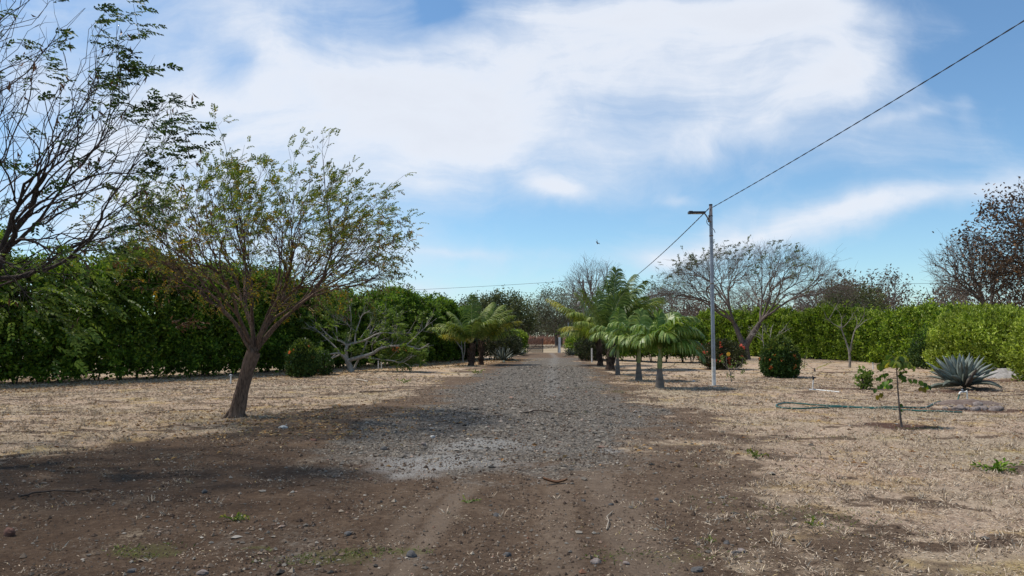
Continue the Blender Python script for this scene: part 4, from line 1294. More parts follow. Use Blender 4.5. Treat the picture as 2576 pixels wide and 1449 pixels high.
# ------------------------------------------------------------------ palms
def frond(rng, p0, az, el, Ln, droop, n, lmax, wmax, mats, parent, wind=.0, vee=.2, hang=.35, rib=.016, m_leaf=0, bare=.16, tip_el=0.0):
    k = 16
    d = np.array([cos(az) * cos(el), sin(az) * cos(el), sin(el)])
    P, Dv = [np.asarray(p0, float)], [d]
    for j in range(k):
        t = j / k
        d = unit(d + np.array([0, 0, -1.0]) * droop * (.25 + 1.2 * t) / k * 1.5 + WIND * wind * (t + .2) / k * 2)
        P.append(P[-1] + d * Ln / k); Dv.append(d)
    P, Dv = np.array(P), np.array(Dv)
    mb = MB()
    tube(mb, P, np.linspace(rib, rib * .22, k + 1), 5, 1, cap=False)
    ts = np.repeat(np.linspace(bare, 1.0, n), 2) + rng.normal(0, .004, 2 * n)
    sg = np.tile([1.0, -1.0], n)
    ts = np.clip(ts, 0, 1)
    fi = ts * k; i = np.minimum(fi.astype(int), k - 1); fr = (fi - i)[:, None]
    p = P[i] * (1 - fr) + P[i + 1] * fr
    dv = unit(Dv[i] * (1 - fr) + Dv[i + 1] * fr)
    side = np.array([-sin(az), cos(az), 0])
    s = unit(side[None] - dv * (dv @ side)[:, None])
    nr = np.cross(dv, s); nr = np.where((nr[:, 2] < 0)[:, None], -nr, nr)
    ang = np.interp(ts, [0, .5, 1], [.95, .75, .25])[:, None]
    q = unit(s * sg[:, None] * np.sin(ang + .25) + dv * np.cos(ang + .25) + nr * vee + rng.normal(0, .09, p.shape))
    ll = 1.12 * lmax * np.interp(ts, [0, .12, .4, .75, 1], [.45, .8, 1.0, .8, .35]) * rng.uniform(.88, 1.1, len(ts))
    st = []
    cur, cd = p, q
    for j in range(4):
        ww = wmax * [.55, 1.0, .75, .08][j]
        e = unit(np.cross(cd, nr) + 1e-6)
        st.append((cur + e * ww * .5, cur - e * ww * .5))
        cd = unit(cd + np.array([0, 0, -1.0]) * hang * (j + .6) * .55 + WIND * wind * .55)
        cur = cur + cd * ll[:, None] / 3
    V = np.stack([x for pr in st for x in pr], 1).reshape(-1, 3)
    b = np.arange(len(ts))[:, None, None] * 8
    F = (b + np.array([[0, 1, 3, 2], [2, 3, 5, 4], [4, 5, 7, 6]])[None]).reshape(-1, 4)
    mb.add(V, F, 0)
    return mb.build('frond', mats, parent)


def coconut(name, label, base, trunk_h, r, Ln, specs, mats, seed, group, lmax=.62, lean=0.0, wmax=.032, n=54):
    rng = np.random.RandomState(seed)
    root = thing(name, label, 'palm tree', base, group)
    mb = MB()
    k = 12
    zz = np.linspace(-.08, trunk_h, k)
    pts = np.stack([lean * (zz / trunk_h) ** 2, 0 * zz, zz], -1)
    rr = r * np.interp(zz / trunk_h, [0, .12, .5, 1], [1.25, 1.05, .92, .8]) * (1 + .07 * np.sin(np.arange(k) * 2.1))
    tube(mb, pts, rr, 12, 0)
    for i in range(26):                                   # old leaf bases clasping the trunk
        a = rng.rand() * 2 * pi; z = trunk_h * rng.uniform(.12, 1.0)
        rad_ = r * .95
        c = np.array([lean * (z / trunk_h) ** 2 + cos(a) * rad_, sin(a) * rad_, z])
        o = np.array([cos(a), sin(a), 0])
        tube(mb, [c - [0, 0, .12], c + o * .04, c + o * .10 + [0, 0, .16]], [.045, .035, .012], 5, 0)
    mb.build('trunk', M_coco_trunk, root, True)
    top = np.array([lean, 0, trunk_h])
    for az, el, ls, dr, wd, mi in specs:
        ml, mr = mats[mi]
        frond(rng, top + [cos(az) * r * .4, sin(az) * r * .4, rng.uniform(-.05, .12)], az, el, Ln * ls, dr, n, lmax * (.6 + .4 * ls), wmax, [ml, mr], root, wd, .12, .62, .024)
    return root


CO = [(M_coco, M_rib), (M_coco_dark, M_rib_pale), (M_coco_yellow, M_rib), (M_coco_dark, M_rib)]
R_ = math.radians
big_specs = [(R_(75), R_(86), 1.05, .10, .10, 1), (R_(20), R_(82), 1.0, .32, .25, 1), (R_(-20), R_(78), 1.0, .55, .35, 1), (R_(140), R_(80), .9, .25, .35, 3), (R_(10), R_(62), 1.0, .75, .30, 3),
             (R_(-30), R_(58), .95, .70, .25, 0), (R_(40), R_(50), .95, .65, .2, 3), (R_(-5), R_(42), .95, .62, .15, 3), (R_(-60), R_(66), .85, .6, .35, 3), (R_(100), R_(60), .9, .5, .3, 3),
             (R_(-100), R_(70), .8, .45, .4, 1), (R_(20), R_(30), .9, .55, .1, 0), (R_(190), R_(62), .85, .5, .2, 0), (R_(215), R_(40), .7, .7, .1, 0), (R_(60), R_(72), .9, .5, .3, 1),
             (R_(-35), R_(28), .7, .6, .1, 0), (R_(-75), R_(45), .6, .6, .2, 0)]
coconut('coconut_palm', 'tallest coconut palm with thick fibrous trunk and wind swept fronds right of the drive', G(1535, 930), 1.35, .20, 3.45, big_specs, CO, 71, 'coconut palms beside the drive', 1.0, .1, .052, 74)
sec_specs = [(R_(178), R_(52), 1.15, .55, .0, 2), (R_(196), R_(60), .95, 1.05, .0, 0), (R_(225), R_(55), .95, 1.1, .0, 0), (R_(165), R_(72), .9, .8, .1, 0), (R_(250), R_(45), .8, .8, .1, 0),
             (R_(60), R_(70), .9, .5, .2, 0), (R_(10), R_(60), .8, .7, .2, 0), (R_(300), R_(50), .8, .8, .1, 0), (R_(120), R_(82), .9, .2, .2, 3), (R_(205), R_(25), .75, .7, 0, 0), (R_(150), R_(35), .8, .8, 0, 2)]
coconut('coconut_palm', 'coconut palm with long drooping yellow green fronds left of the tallest coconut palm', G(1510, 919), 1.5, .15, 3.1, sec_specs, CO, 72, 'coconut palms beside the drive', .9, -.1, .05, 64)
lf_specs = [(R_(120), R_(88), 1.0, .05, .05, 3), (R_(30), R_(78), .95, .55, .3, 0), (R_(0), R_(66), .85, .85, .25, 0), (R_(180), R_(50), .85, .80, -.05, 0), (R_(200), R_(35), .95, .6, -.05, 0), (R_(170), R_(64), .8, .7, .05, 0),
            (R_(-40), R_(60), .75, .8, .3, 0), (R_(60), R_(68), .9, .5, .3, 0), (R_(-90), R_(60), .7, .7, .3, 3), (R_(150), R_(28), .8, .6, 0, 2), (R_(-150), R_(55), .7, .8, .1, 0)]
coconut('coconut_palm', 'left of the two small coconut palms standing at the left edge of the drive', G(1185, 919), 1.25, .15, 2.7, lf_specs, CO, 73, 'coconut palms beside the drive', .8, .05, .05, 60)
rf_specs = [(R_(10), R_(70), 1.0, .75, .35, 0), (R_(40), R_(75), 1.0, .6, .4, 0), (R_(-20), R_(60), 1.0, .75, .3, 0), (R_(0), R_(45), 1.0, .6, .2, 2), (R_(80), R_(80), .9, .45, .4, 3), (R_(170), R_(70), .7, .6, .3, 0),
            (R_(-70), R_(60), .7, .7, .4, 0), (R_(-10), R_(28), .85, .5, .1, 0), (R_(120), R_(60), .7, .6, .3, 3)]
coconut('coconut_palm', 'right of the two small coconut palms left of the drive, fronds streaming right', G(1210, 916.5), 1.4, .14, 2.5, rf_specs, CO, 74, 'coconut palms beside the drive', .8, .05, .05, 56)


def bottle_palm(label, base, h_trunk, h_shaft, Ln, r, specs, seed):
    rng = np.random.RandomState(seed)
    root = thing('bottle_trunk_palm', label, 'palm tree', base, 'small bottle trunked palms along the right of the drive')
    mb = MB()
    z = np.array([-.06, .0, .1, .25, .45, .8, 1.0]) * h_trunk
    tube(mb, np.stack([0 * z, 0 * z, z], -1), r * np.array([1.08, 1.05, 1.0, .92, .82, .62, .56]), 14, 0)
    mb.build('trunk', M_palm_trunk, root, True)
    sh = MB()
    z = np.linspace(0, 1, 6)
    tube(sh, np.stack([.03 * z, 0 * z, h_trunk + z * h_shaft], -1), r * np.array([.52, .56, .54, .46, .38, .28]), 12, 0)
    sh.build('crownshaft', M_shaft, root, True)
    top = np.array([.03, 0, h_trunk + h_shaft * .92])
    for az, el, ls, dr, wd in specs:
        frond(rng, top, R_(az), R_(el), Ln * ls * 1.0, dr * (1.75 if el < 64 else 1.25), 40, Ln * .40, Ln * .036, [M_adon, M_rib], root, wd, .34, .80, .013, bare=.10)
    return root


adA = [(0, 68, 1.0, .95, .18), (25, 60, 1.0, .9, .15), (-25, 62, 1.0, 1.0, .15), (60, 75, .95, .8, .3), (-60, 68, .95, 1.0, .2), (120, 78, .8, .8, .3), (180, 66, .72, 1.1, .1), (215, 58, .72, 1.1, .1), (-95, 60, .8, 1.0, .2), (-10, 40, .95, .9, .1), (150, 56, .7, 1.0, .1), (-35, 34, .95, .95, .05)]
adB = [(180, 66, .9, 1.05, .0), (200, 50, .9, 1.0, .0), (155, 62, .85, 1.0, .05), (90, 80, .9, .6, .2), (20, 70, .9, .9, .2), (-30, 62, .9, .95, .2), (-90, 60, .8, 1.0, .15), (235, 52, .85, 1.0, 0), (45, 55, .8, .9, .1), (190, 30, .7, .8, 0), (-60, 45, .8, .9, .1)]
adC = [(90, 84, .9, .4, .1), (170, 60, .9, .9, .0), (200, 45, .9, .8, .0), (20, 62, .85, .9, .15), (-40, 58, .9, .9, .1), (240, 50, .8, .9, 0), (130, 60, .8, .9, .1), (-10, 40, .8, .8, .1)]
bottle_palm('nearest and fullest of the three small bottle trunked palms, with drooping right frond', G(1660, 977), .62, .62, 1.62, .145, adA, 75)
bottle_palm('middle of the three small bottle trunked palms, pale green crownshaft', G(1607, 958), .66, .60, 1.62, .135, adB, 76)
bottle_palm('farthest and slimmest of the three small bottle trunked palms, in front of the coconut trunks', G(1554, 943), .70, .75, 1.55, .11, adC, 77)
# dead flower stalks on the nearest small palm stand out below its leaves
def dead_stalk():
    b = G(1660, 977)
    root = thing('dry_flower_stalk', 'bare dry flower stalk hanging round the trunk of the nearest small palm', 'stalk', (b.x, b.y, .60))
    rng = np.random.RandomState(78)
    for sx, n in ((-1, 5), (1, 9)):
        mb = MB()
        p = np.array([sx * .09, -.03, .02]); q = np.array([sx * .42, -.1, .10 if sx > 0 else -.03])
        tube(mb, bez(p, q, [sx * .8, 0, .4], .4, 6), np.linspace(.012, .005, 6), 5)
        for i in range(n):
            s0 = p + (q - p) * rng.uniform(.4, 1)
            e = s0 + np.array([sx * rng.uniform(.05, .22), rng.uniform(-.1, .1), rng.uniform(-.16, .2)])
            tube(mb, [s0, (s0 + e) / 2 + rng.normal(0, .015, 3), e], [.005, .004, .002], 4)
        mb.build('stalk', M_stick, root)


dead_stalk()

# ------------------------------------------------------------------ bare and half bare trees drawn limb by limb
def cropmap(x0, y0, k):
    """turns places read off an enlarged piece of the photograph back into photograph pixels"""
    return lambda x, y: ((x0 + x * k) / 1.56522, (y0 + y * k) / 1.56522)


def sketch_tree(root, b, cm, limbs, rng, m_wood, r_of, jit=.35, tw=2, twl=.35, twr=.006, sides=6, name='trunk'):
    """limbs: lists of places in the tree's own standing plane, pushed forward or back by a depth per limb"""
    mb = MB(); ends = []
    for i, (pts, dz0, dz1, r0, r1) in enumerate(limbs):
        Q = []
        n = len(pts)
        for j, (x, y) in enumerate(pts):
            dy = dz0 + (dz1 - dz0) * j / max(n - 1, 1)
            q = AT(*cm(x, y), b.y + dy)
            Q.append([q.x - b.x, dy, max(q.z, -.06) if j == 0 else q.z])
        Q = np.array(Q, float)
        # round the corners
        P = [Q[0]]
        for j in range(n - 1):
            p0, p1 = Q[max(j - 1, 0)], Q[j]; p2, p3 = Q[j + 1], Q[min(j + 2, n - 1)]
            for t in (.33, .67, 1.0):
                P.append(.5 * ((2 * p1) + (-p0 + p2) * t + (2 * p0 - 5 * p1 + 4 * p2 - p3) * t * t + (-p0 + 3 * p1 - 3 * p2 + p3) * t ** 3))
        P = np.array(P)
        tube(mb, P, np.linspace(r0, r1, len(P)) * .82, sides, 0)
        for _ in range(tw):
            t = rng.uniform(.45, 1.0) * (len(P) - 1); k = min(int(t), len(P) - 2)
            s = P[k]; d = unit(P[k + 1] - P[k]) + rng.normal(0, .5, 3) + [0, 0, .35]
            e = s + unit(d) * twl * rng.uniform(.5, 1.3)
            R = np.stack([s, (s + e) / 2 + rng.normal(0, twl * .07, 3), e])
            tube(mb, R, [twr, twr * .8, twr * .45], 4, 0)
            ends.append((e, unit(d)))
            if rng.rand() < .7:
                e2 = R[1] + unit(unit(d) + rng.normal(0, .6, 3)) * twl * .5
                tube(mb, [R[1], e2], [twr * .7, twr * .35], 3, 0); ends.append((e2, unit(e2 - R[1])))
        ends.append((P[-1], unit(P[-1] - P[-2])))
    mb.build(name, m_wood, root, True)
    return np.array([e[0] for e in ends]), np.array([e[1] for e in ends])


def sprawling_tree():
    rng = np.random.RandomState(301)
    cm = cropmap(1100, 1100, .31056)
    b = G(*cm(910, 1175))
    root = thing('sprawling_tree', 'low sprawling tree with pale crooked limbs and sparse light leaves before the left hedge', 'tree', b)
    Lb = [([(915, 1178), (895, 1110), (860, 1030)], 0, 0, .20, .15), ([(940, 1150), (1010, 1000), (1080, 870), (1140, 720), (1190, 610)], .1, .4, .075, .03),
          ([(860, 1030), (1010, 990), (1190, 935), (1270, 880), (1400, 850), (1600, 838), (1780, 880), (1900, 810)], 0, -.9, .12, .022),
          ([(1060, 985), (1250, 1010), (1430, 1030), (1570, 1050), (1700, 960)], -.1, -1.0, .06, .015), ([(850, 1030), (770, 940), (600, 950), (420, 932)], 0, -.6, .08, .025),
          ([(760, 960), (640, 1000), (500, 970), (400, 960)], -.1, -1.2, .05, .02), ([(860, 1030), (845, 920), (860, 840)], 0, .1, .12, .10),
          ([(770, 935), (690, 840), (560, 720), (470, 640), (390, 590)], 0, .5, .06, .018), ([(860, 840), (960, 805), (1100, 765), (1270, 682), (1500, 685), (1670, 678)], .1, -.5, .075, .022),
          ([(855, 835), (780, 785), (660, 740), (510, 600)], .1, -.2, .065, .02), ([(960, 800), (968, 670), (1010, 560), (1050, 455), (1150, 400)], .1, .3, .05, .02),
          ([(950, 650), (880, 580), (790, 480)], .2, .1, .04, .016), ([(735, 750), (722, 620), (680, 450)], 0, .2, .035, .014), ([(1140, 720), (1260, 640), (1430, 640)], .4, .1, .03, .014),
          ([(1600, 838), (1680, 770), (1760, 690), (1890, 570)], -.7, -.6, .035, .015), ([(1270, 880), (1330, 800), (1400, 720)], -.3, .3, .03, .014), ([(1000, 790), (1060, 700), (1180, 540), (1230, 470)], .2, .6, .035, .014),
          ([(850, 860), (900, 700), (910, 470), (895, 350)], .3, .8, .03, .012), ([(1400, 850), (1450, 740), (1530, 450)], -.3, .2, .025, .012), ([(1190, 935), (1170, 850), (1200, 800)], -.2, -.4, .025, .012),
          ([(720, 940), (650, 1000), (560, 1040), (520, 1100)], -.1, -.7, .03, .012), ([(1270, 690), (1340, 560), (1350, 420)], .0, .6, .022, .01)]
    P, D = sketch_tree(root, b, cm, Lb, rng, M_bark_pale, None, tw=8, twl=.75, twr=.009)
    cr = MB()
    k = rng.rand(len(P)) < .7
    q = np.repeat(P[k], 2, 0)
    pinnate(cr, rng, q, np.repeat(D[k], 2, 0), .30, 4, .075, .15, WIND, .25, .25)
    lw = []
    for x, y, s, n in [(1600, 930, 90, 34), (1560, 1050, 80, 26), (1250, 900, 90, 14), (930, 900, 80, 10), (1380, 650, 70, 8), (2000, 900, 1, 0), (1700, 860, 90, 16), (1450, 780, 110, 16), (1650, 1020, 70, 16), (1280, 960, 60, 10)]:
        for _ in range(n):
            a = AT(*cm(x + rng.normal(0, s), y + rng.normal(0, s * .6)), b.y + rng.normal(-.2, .4)); lw.append([a.x - b.x, a.y - b.y, a.z])
    lw = np.repeat(np.array(lw), 2, 0)
    pinnate(cr, rng, lw, rng.normal(0, .6, lw.shape) + [.4, 0, 0], .30, 5, .06, .13, WIND, .3, .3)
    cr.build('crown', M_lime_leaf, root)
    mo = MB()
    f = np.array([[AT(*cm(x, y), b.y - .6).x - b.x, -.6, AT(*cm(x, y), b.y - .6).z] for x, y in [(1455, 895), (1510, 875), (1590, 890), (1500, 885)]])
    lump_leaves(mo, rng, f, 10, .05, .08, .06)
    mo.build('orange_blossoms', M_orange, root)


def rain_tree():
    rng = np.random.RandomState(302)
    b = G(1872, 904)
    k = b.y / F_PX
    root = thing('rain_tree', 'wide nearly leafless umbrella tree with forked trunk rising behind the right hedge line', 'tree', b)

    def pl(px, py, dy=0.0):
        q = AT(px, py, b.y + dy); return np.array([q.x - b.x, dy, q.z])
    tr = MB()
    t = Tree(rng, .0075, 2.3, (.14, .32), .035, .6, .2)
    base = pl(1876, 908)
    tube(tr, [base + [0, 0, -.2], pl(1874, 890), pl(1873, 872)], [.42, .34, .31], 12)
    fk = pl(1873, 874)
    A = [fk, pl(1860, 845, .1), pl(1848, 815, .2)]; B = [fk, pl(1893, 840, -.1), pl(1912, 812, -.2)]
    tube(tr, A, [.24, .18, .16], 10); tube(tr, B, [.25, .20, .17], 10)
    prof = [(0, 0)]
    T = []
    while len(T) < 1800:
        a = rng.rand() * 2 * pi; r = sqrt(rng.rand())
        cxm = .25
        ex = r * cos(a); ey = r * sin(a)
        x = cxm + ex * (8.1 if ex > 0 else 7.9); y = ey * 6.5
        ztop = np.interp(r, [0, .3, .55, .8, .92, 1.0], [8.0, 7.9, 7.2, 5.9, 4.9, 4.3]) + (.6 if ex > 0 else 0) * (1 - r) + .5 * (vn(x * .7, y * .7, 0, 8) - .5)
        if ex > .2: ztop += .75 * sst(ex, .2, .7) * (1 - .5 * r)
        z = ztop - rng.exponential(.75) * (1.25 - r * .7)
        if z > 2.5 + .13 * abs(x - cxm):
            T.append([x, y, z])
    T = np.array(T)
    ext = np.array([pl(*e) for e in [(1605, 690, -.3), (1625, 700, .5), (1650, 668, 0), (1690, 655, .4), (1730, 650, 0), (1815, 640, 0), (1850, 628, .2), (1885, 640, -.3), (1955, 608, 0), (1930, 615, .3), (1985, 610, .2), (2010, 615, -.3), (2105, 625, 0), (2130, 622, .3), (2145, 650, 0), (2160, 655, -.3), (2165, 690, 0), (2160, 700, .4), (2080, 640, .2), (1640, 815, -.4), (1600, 760, 0), (1610, 740, .5), (2120, 770, -.6), (2100, 810, -.8)]])
    T = np.concatenate([T, ext])
    left = T[:, 0] < .35 + rng.normal(0, .5, len(T))
    for node, d0, sel, parts in ((np.array(A[-1]), unit(np.array(A[-1]) - A[0]), left, 4), (np.array(B[-1]), unit(np.array(B[-1]) - B[0]), ~left, 4)):
        TT = T[sel]
        ang = np.arctan2(TT[:, 1] - node[1], TT[:, 0] - node[0]) if False else np.arctan2(TT[:, 2] - node[2], np.abs(TT[:, 0] - node[0]) + .4) + .35 * np.sign(TT[:, 1])
        for g in np.array_split(np.argsort(ang), parts):
            c = TT[g].mean(0); d = unit(unit(c - node) * .8 + d0 * .4 + [0, 0, .2])
            t.grow(node, d, TT[g], r0=min(t.rad(len(g)) * 1.1, .115))
    t.twigs(2.4, .65, .0065, .55, (.25, 0, .15))
    t.wood(tr)
    tr.build('trunk', M_bark_rain, root, True)
    P, D = tips_arr(t.tips)
    cr = MB()
    rr = np.hypot((P[:, 0] - .25) / 8, P[:, 1] / 6.5)
    high = P[:, 2] - np.interp(rr, [0, .3, .55, .8, .92, 1.0], [7.6, 7.5, 6.9, 5.7, 4.8, 4.2])
    fl = fbm(P[:, 0] * .55, P[:, 1] * .55, 0, 77, 3)
    s = np.where((high > -.4) & (fl > .56) & (P[:, 0] < 3.6) & (rng.rand(len(P)) < .16))[0]
    q = np.repeat(P[s], 2, 0)
    pinnate(cr, rng, q, np.repeat(D[s], 2, 0), .34, 5, .06, .12, WIND, .6, .1)
    e = np.repeat(ext[2:10], 3, 0) + rng.normal(0, .12, (24, 3))
    pinnate(cr, rng, e, np.tile([.6, 0, .2], (24, 1)), .30, 5, .065, .13, WIND, .5, .1)
    cr.build('crown', M_far_olive, root)


def fork_saplings():
    rng = np.random.RandomState(303)
    cm = cropmap(2700, 900, .58653)
    b = G(*cm(1101, 936))
    root = thing('forked_sapling', 'leafless pale sapling with a Y shaped fork standing before the right hedge', 'tree', b)
    Lb = [([(1101, 938), (1102, 880), (1098, 828)], 0, 0, .085, .065), ([(1098, 830), (1080, 770), (1060, 715), (1042, 660)], 0, .1, .055, .035), ([(1098, 830), (1118, 750), (1135, 685), (1170, 650), (1215, 610)], 0, -.1, .05, .015),
          ([(1042, 665), (1000, 645), (950, 605), (930, 560)], .1, .3, .028, .009), ([(1042, 665), (1046, 630), (1050, 595)], .1, 0, .03, .01), ([(1048, 668), (1080, 640), (1110, 600), (1130, 560)], .1, -.3, .024, .008),
          ([(1135, 690), (1150, 640), (1145, 590)], -.1, .2, .025, .008), ([(1150, 660), (1190, 600), (1200, 560)], -.1, -.3, .02, .008), ([(960, 610), (990, 560), (1010, 520)], .2, .5, .014, .006), ([(1050, 620), (1030, 560), (960, 500), (900, 470)], .1, .6, .014, .006)]
    sketch_tree(root, b, cm, Lb, rng, M_bark_grey, None, tw=4, twl=.5, twr=.006)
    cm = cropmap(2680, 1280, .26009)
    b = G(*cm(1270, 588))
    root = thing('white_footed_sapling', 'small bare sapling with white painted lower trunk beside the barrel shaped bush', 'tree', b)
    w = MB()
    p = [AT(*cm(1270, 600), b.y), AT(*cm(1270, 500), b.y), AT(*cm(1272, 400), b.y)]
    tube(w, [[q.x - b.x, 0, q.z] for q in p], [.058, .052, .048], 8)
    w.build('painted_trunk', M_whitew, root, True)
    Lb = [([(1272, 402), (1262, 340), (1240, 210), (1175, 110), (1070, 0)], 0, .2, .045, .012), ([(1275, 395), (1330, 320), (1440, 180), (1560, 60), (1615, -20)], 0, -.2, .038, .012), ([(1245, 230), (1240, 100), (1245, 20)], .1, 0, .026, .01),
          ([(1340, 300), (1360, 160), (1375, 60)], -.1, .3, .024, .009), ([(1250, 260), (1180, 180), (1080, 150), (1060, 60)], .1, .5, .022, .008), ([(1430, 190), (1520, 130), (1600, 90)], -.1, -.5, .02, .008), ([(1360, 170), (1300, 120), (1280, 30)], .2, .2, .018, .007), ([(1200, 150), (1130, 130), (1030, 160)], .1, .3, .016, .006)]
    sketch_tree(root, b, cm, Lb, rng, M_bark_pale, None, tw=5, twl=.45, twr=.006)
    # sapling behind the left pair of palms
    cm = cropmap(1750, 1050, .29674)
    b = G(*cm(245, 1262))
    root = thing('thin_sapling', 'thin pale sapling with three stems behind the two small coconut palms', 'tree', b)
    Lb = [([(245, 1265), (235, 1120), (190, 1040), (130, 960), (110, 900)], 0, 0, .07, .02), ([(245, 1240), (268, 1120), (270, 1020), (285, 930)], 0, -.2, .055, .02), ([(238, 1130), (228, 1040), (225, 960), (215, 860)], .1, .3, .045, .015)]
    P, D = sketch_tree(root, b, cm, Lb, rng, M_bark_pale, None, tw=5, twl=.7, twr=.012)
    cr = MB(); lump_leaves(cr, rng, P, 5, .18, .14, .08); cr.build('crown', M_lime_leaf, root)


def young_sapling():
    rng = np.random.RandomState(304)
    cm = cropmap(3300, 1350, .28416)
    b = G(*cm(880, 1165))
    root = thing('young_sapling', 'young sapling with large dark drooping leaves, some yellow, in a ring of bare red soil', 'sapling', b)

    def pt(x, y, dy=0.0):
        q = AT(*cm(x, y), b.y + dy); return np.array([q.x - b.x, dy, q.z])
    tr = MB()
    T = [pt(882, 1172), pt(862, 1030), pt(845, 850), pt(828, 640), pt(815, 420), pt(805, 290), pt(802, 235)]
    tube(tr, T, [.021, .018, .015, .0125, .010, .007, .004], 8)
    tr.build('trunk', M_bark_rain, root, True)
    dark, yel, pet, top = MB(), MB(), MB(), MB()

    def stalk(pts, dy, n, size, mb, start=.3, r=.004):
        P = np.array([pt(x, y, dy * i / (len(pts) - 1)) for i, (x, y) in enumerate(pts)])
        tube(pet, P, np.linspace(r, r * .5, len(P)), 5)
        u = np.linspace(0, 1, len(P))
        for j in range(n):
            t = start + (1 - start) * (j + .5) / n
            for s in (-1, 1):
                if rng.rand() < .15: continue
                p = np.array([np.interp(t, u, P[:, c]) for c in range(3)])
                d = unit(np.array([rng.normal(0, .25), s * .45 + rng.normal(0, .2), -1.0 + rng.normal(0, .15)]) + unit(P[-1] - P[0]) * .35)
                leaf2(mb, p, d, rng, size * rng.uniform(.8, 1.15))

    def leaf2(mb, p, d, rng, s):
        """one broad leaf, a little folded, drawn out to a point"""
        nr = rng.normal(0, .5, 3) + [0, -1, .2]
        sd = unit(np.cross(d, nr)); n2 = np.cross(sd, d)
        u = np.array([0, .2, .45, .7, .9, 1.0]); w = np.array([.05, .62, .80, .62, .28, .02]) * s * .5
        c = p + np.outer(u * s, d) - np.outer(u * u * s * .12, n2)
        V = np.concatenate([c + sd * w[:, None] + n2 * w[:, None] * .3, c, c - sd * w[:, None] + n2 * w[:, None] * .3])
        F = [(i, i + 1, i + 7, i + 6) for i in range(5)] + [(i + 6, i + 7, i + 13, i + 12) for i in range(5)]
        mb.add(V, F)

    stalk([(810, 405), (700, 415), (600, 440), (540, 490)], .1, 4, .085, dark)
    stalk([(818, 500), (740, 485), (690, 520), (610, 540)], -.2, 3, .10, dark)
    stalk([(825, 560), (700, 580), (580, 570), (490, 660)], -.1, 5, .105, dark, .15)
    stalk([(830, 500), (930, 495), (1060, 505), (1180, 545), (1280, 600)], -.05, 6, .10, dark, .1)
    stalk([(820, 450), (870, 430), (930, 470)], -.25, 3, .09, dark)
    stalk([(812, 400), (880, 395), (950, 380)], .2, 3, .07, dark)
    stalk([(828, 560), (960, 580), (1100, 605), (1210, 620)], -.1, 2, .10, yel, .7)
    stalk([(826, 590), (740, 690), (640, 770), (555, 815)], .1, 0, .1, dark, r=.0035)
    stalk([(832, 640), (960, 670), (1100, 730), (1225, 775)], .1, 0, .1, dark, r=.0035)
    for x, y in ((610, 680), (590, 690), (540, 720)):
        leaf2(yel, pt(x, y, -.1), unit(np.array([.1, 0, -1])), rng, .10)
    for x, y, dy in ((870, 860, -.05), (900, 880, .05), (885, 920, -.05), (915, 945, .0), (890, 990, .05)):
        leaf2(dark, pt(850, y - 10, 0), unit(pt(x + 40, y + 25, dy) - pt(850, y - 10, 0)), rng, .07)
    for i in range(17):                                    # the whorl of new leaves on top
        a = i / 17 * 2 * pi + rng.normal(0, .2)
        hi = rng.rand(); rr_ = .12 + .17 * (1 - hi)
        s0 = pt(805, 330 - 90 * hi)
        e = s0 + np.array([cos(a) * rr_, sin(a) * rr_, .02 + .09 * hi - .05 * rng.rand()])
        P = bez(s0, e, [cos(a) * .4, sin(a) * .4, .9], .6, 5)
        tube(pet, P, np.linspace(.003, .0015, 5), 4)
        for t in (1, 2, 3, 4):
            for s in (-1, 1):
                sd = np.array([-sin(a), cos(a), 0]) * s
                leaf2(top, P[t], unit(sd * .7 + np.array([cos(a), sin(a), 0]) * .4 + [0, 0, -1.0]), rng, .125 * rng.uniform(.8, 1.1))
    dark.build('leaves', M_hedge_l, root); top.build('crown', M_main_leaf, root); yel.build('yellow_leaves', M_yellow_leaf, root); pet.build('leaf_stalks', M_rock_red, root)


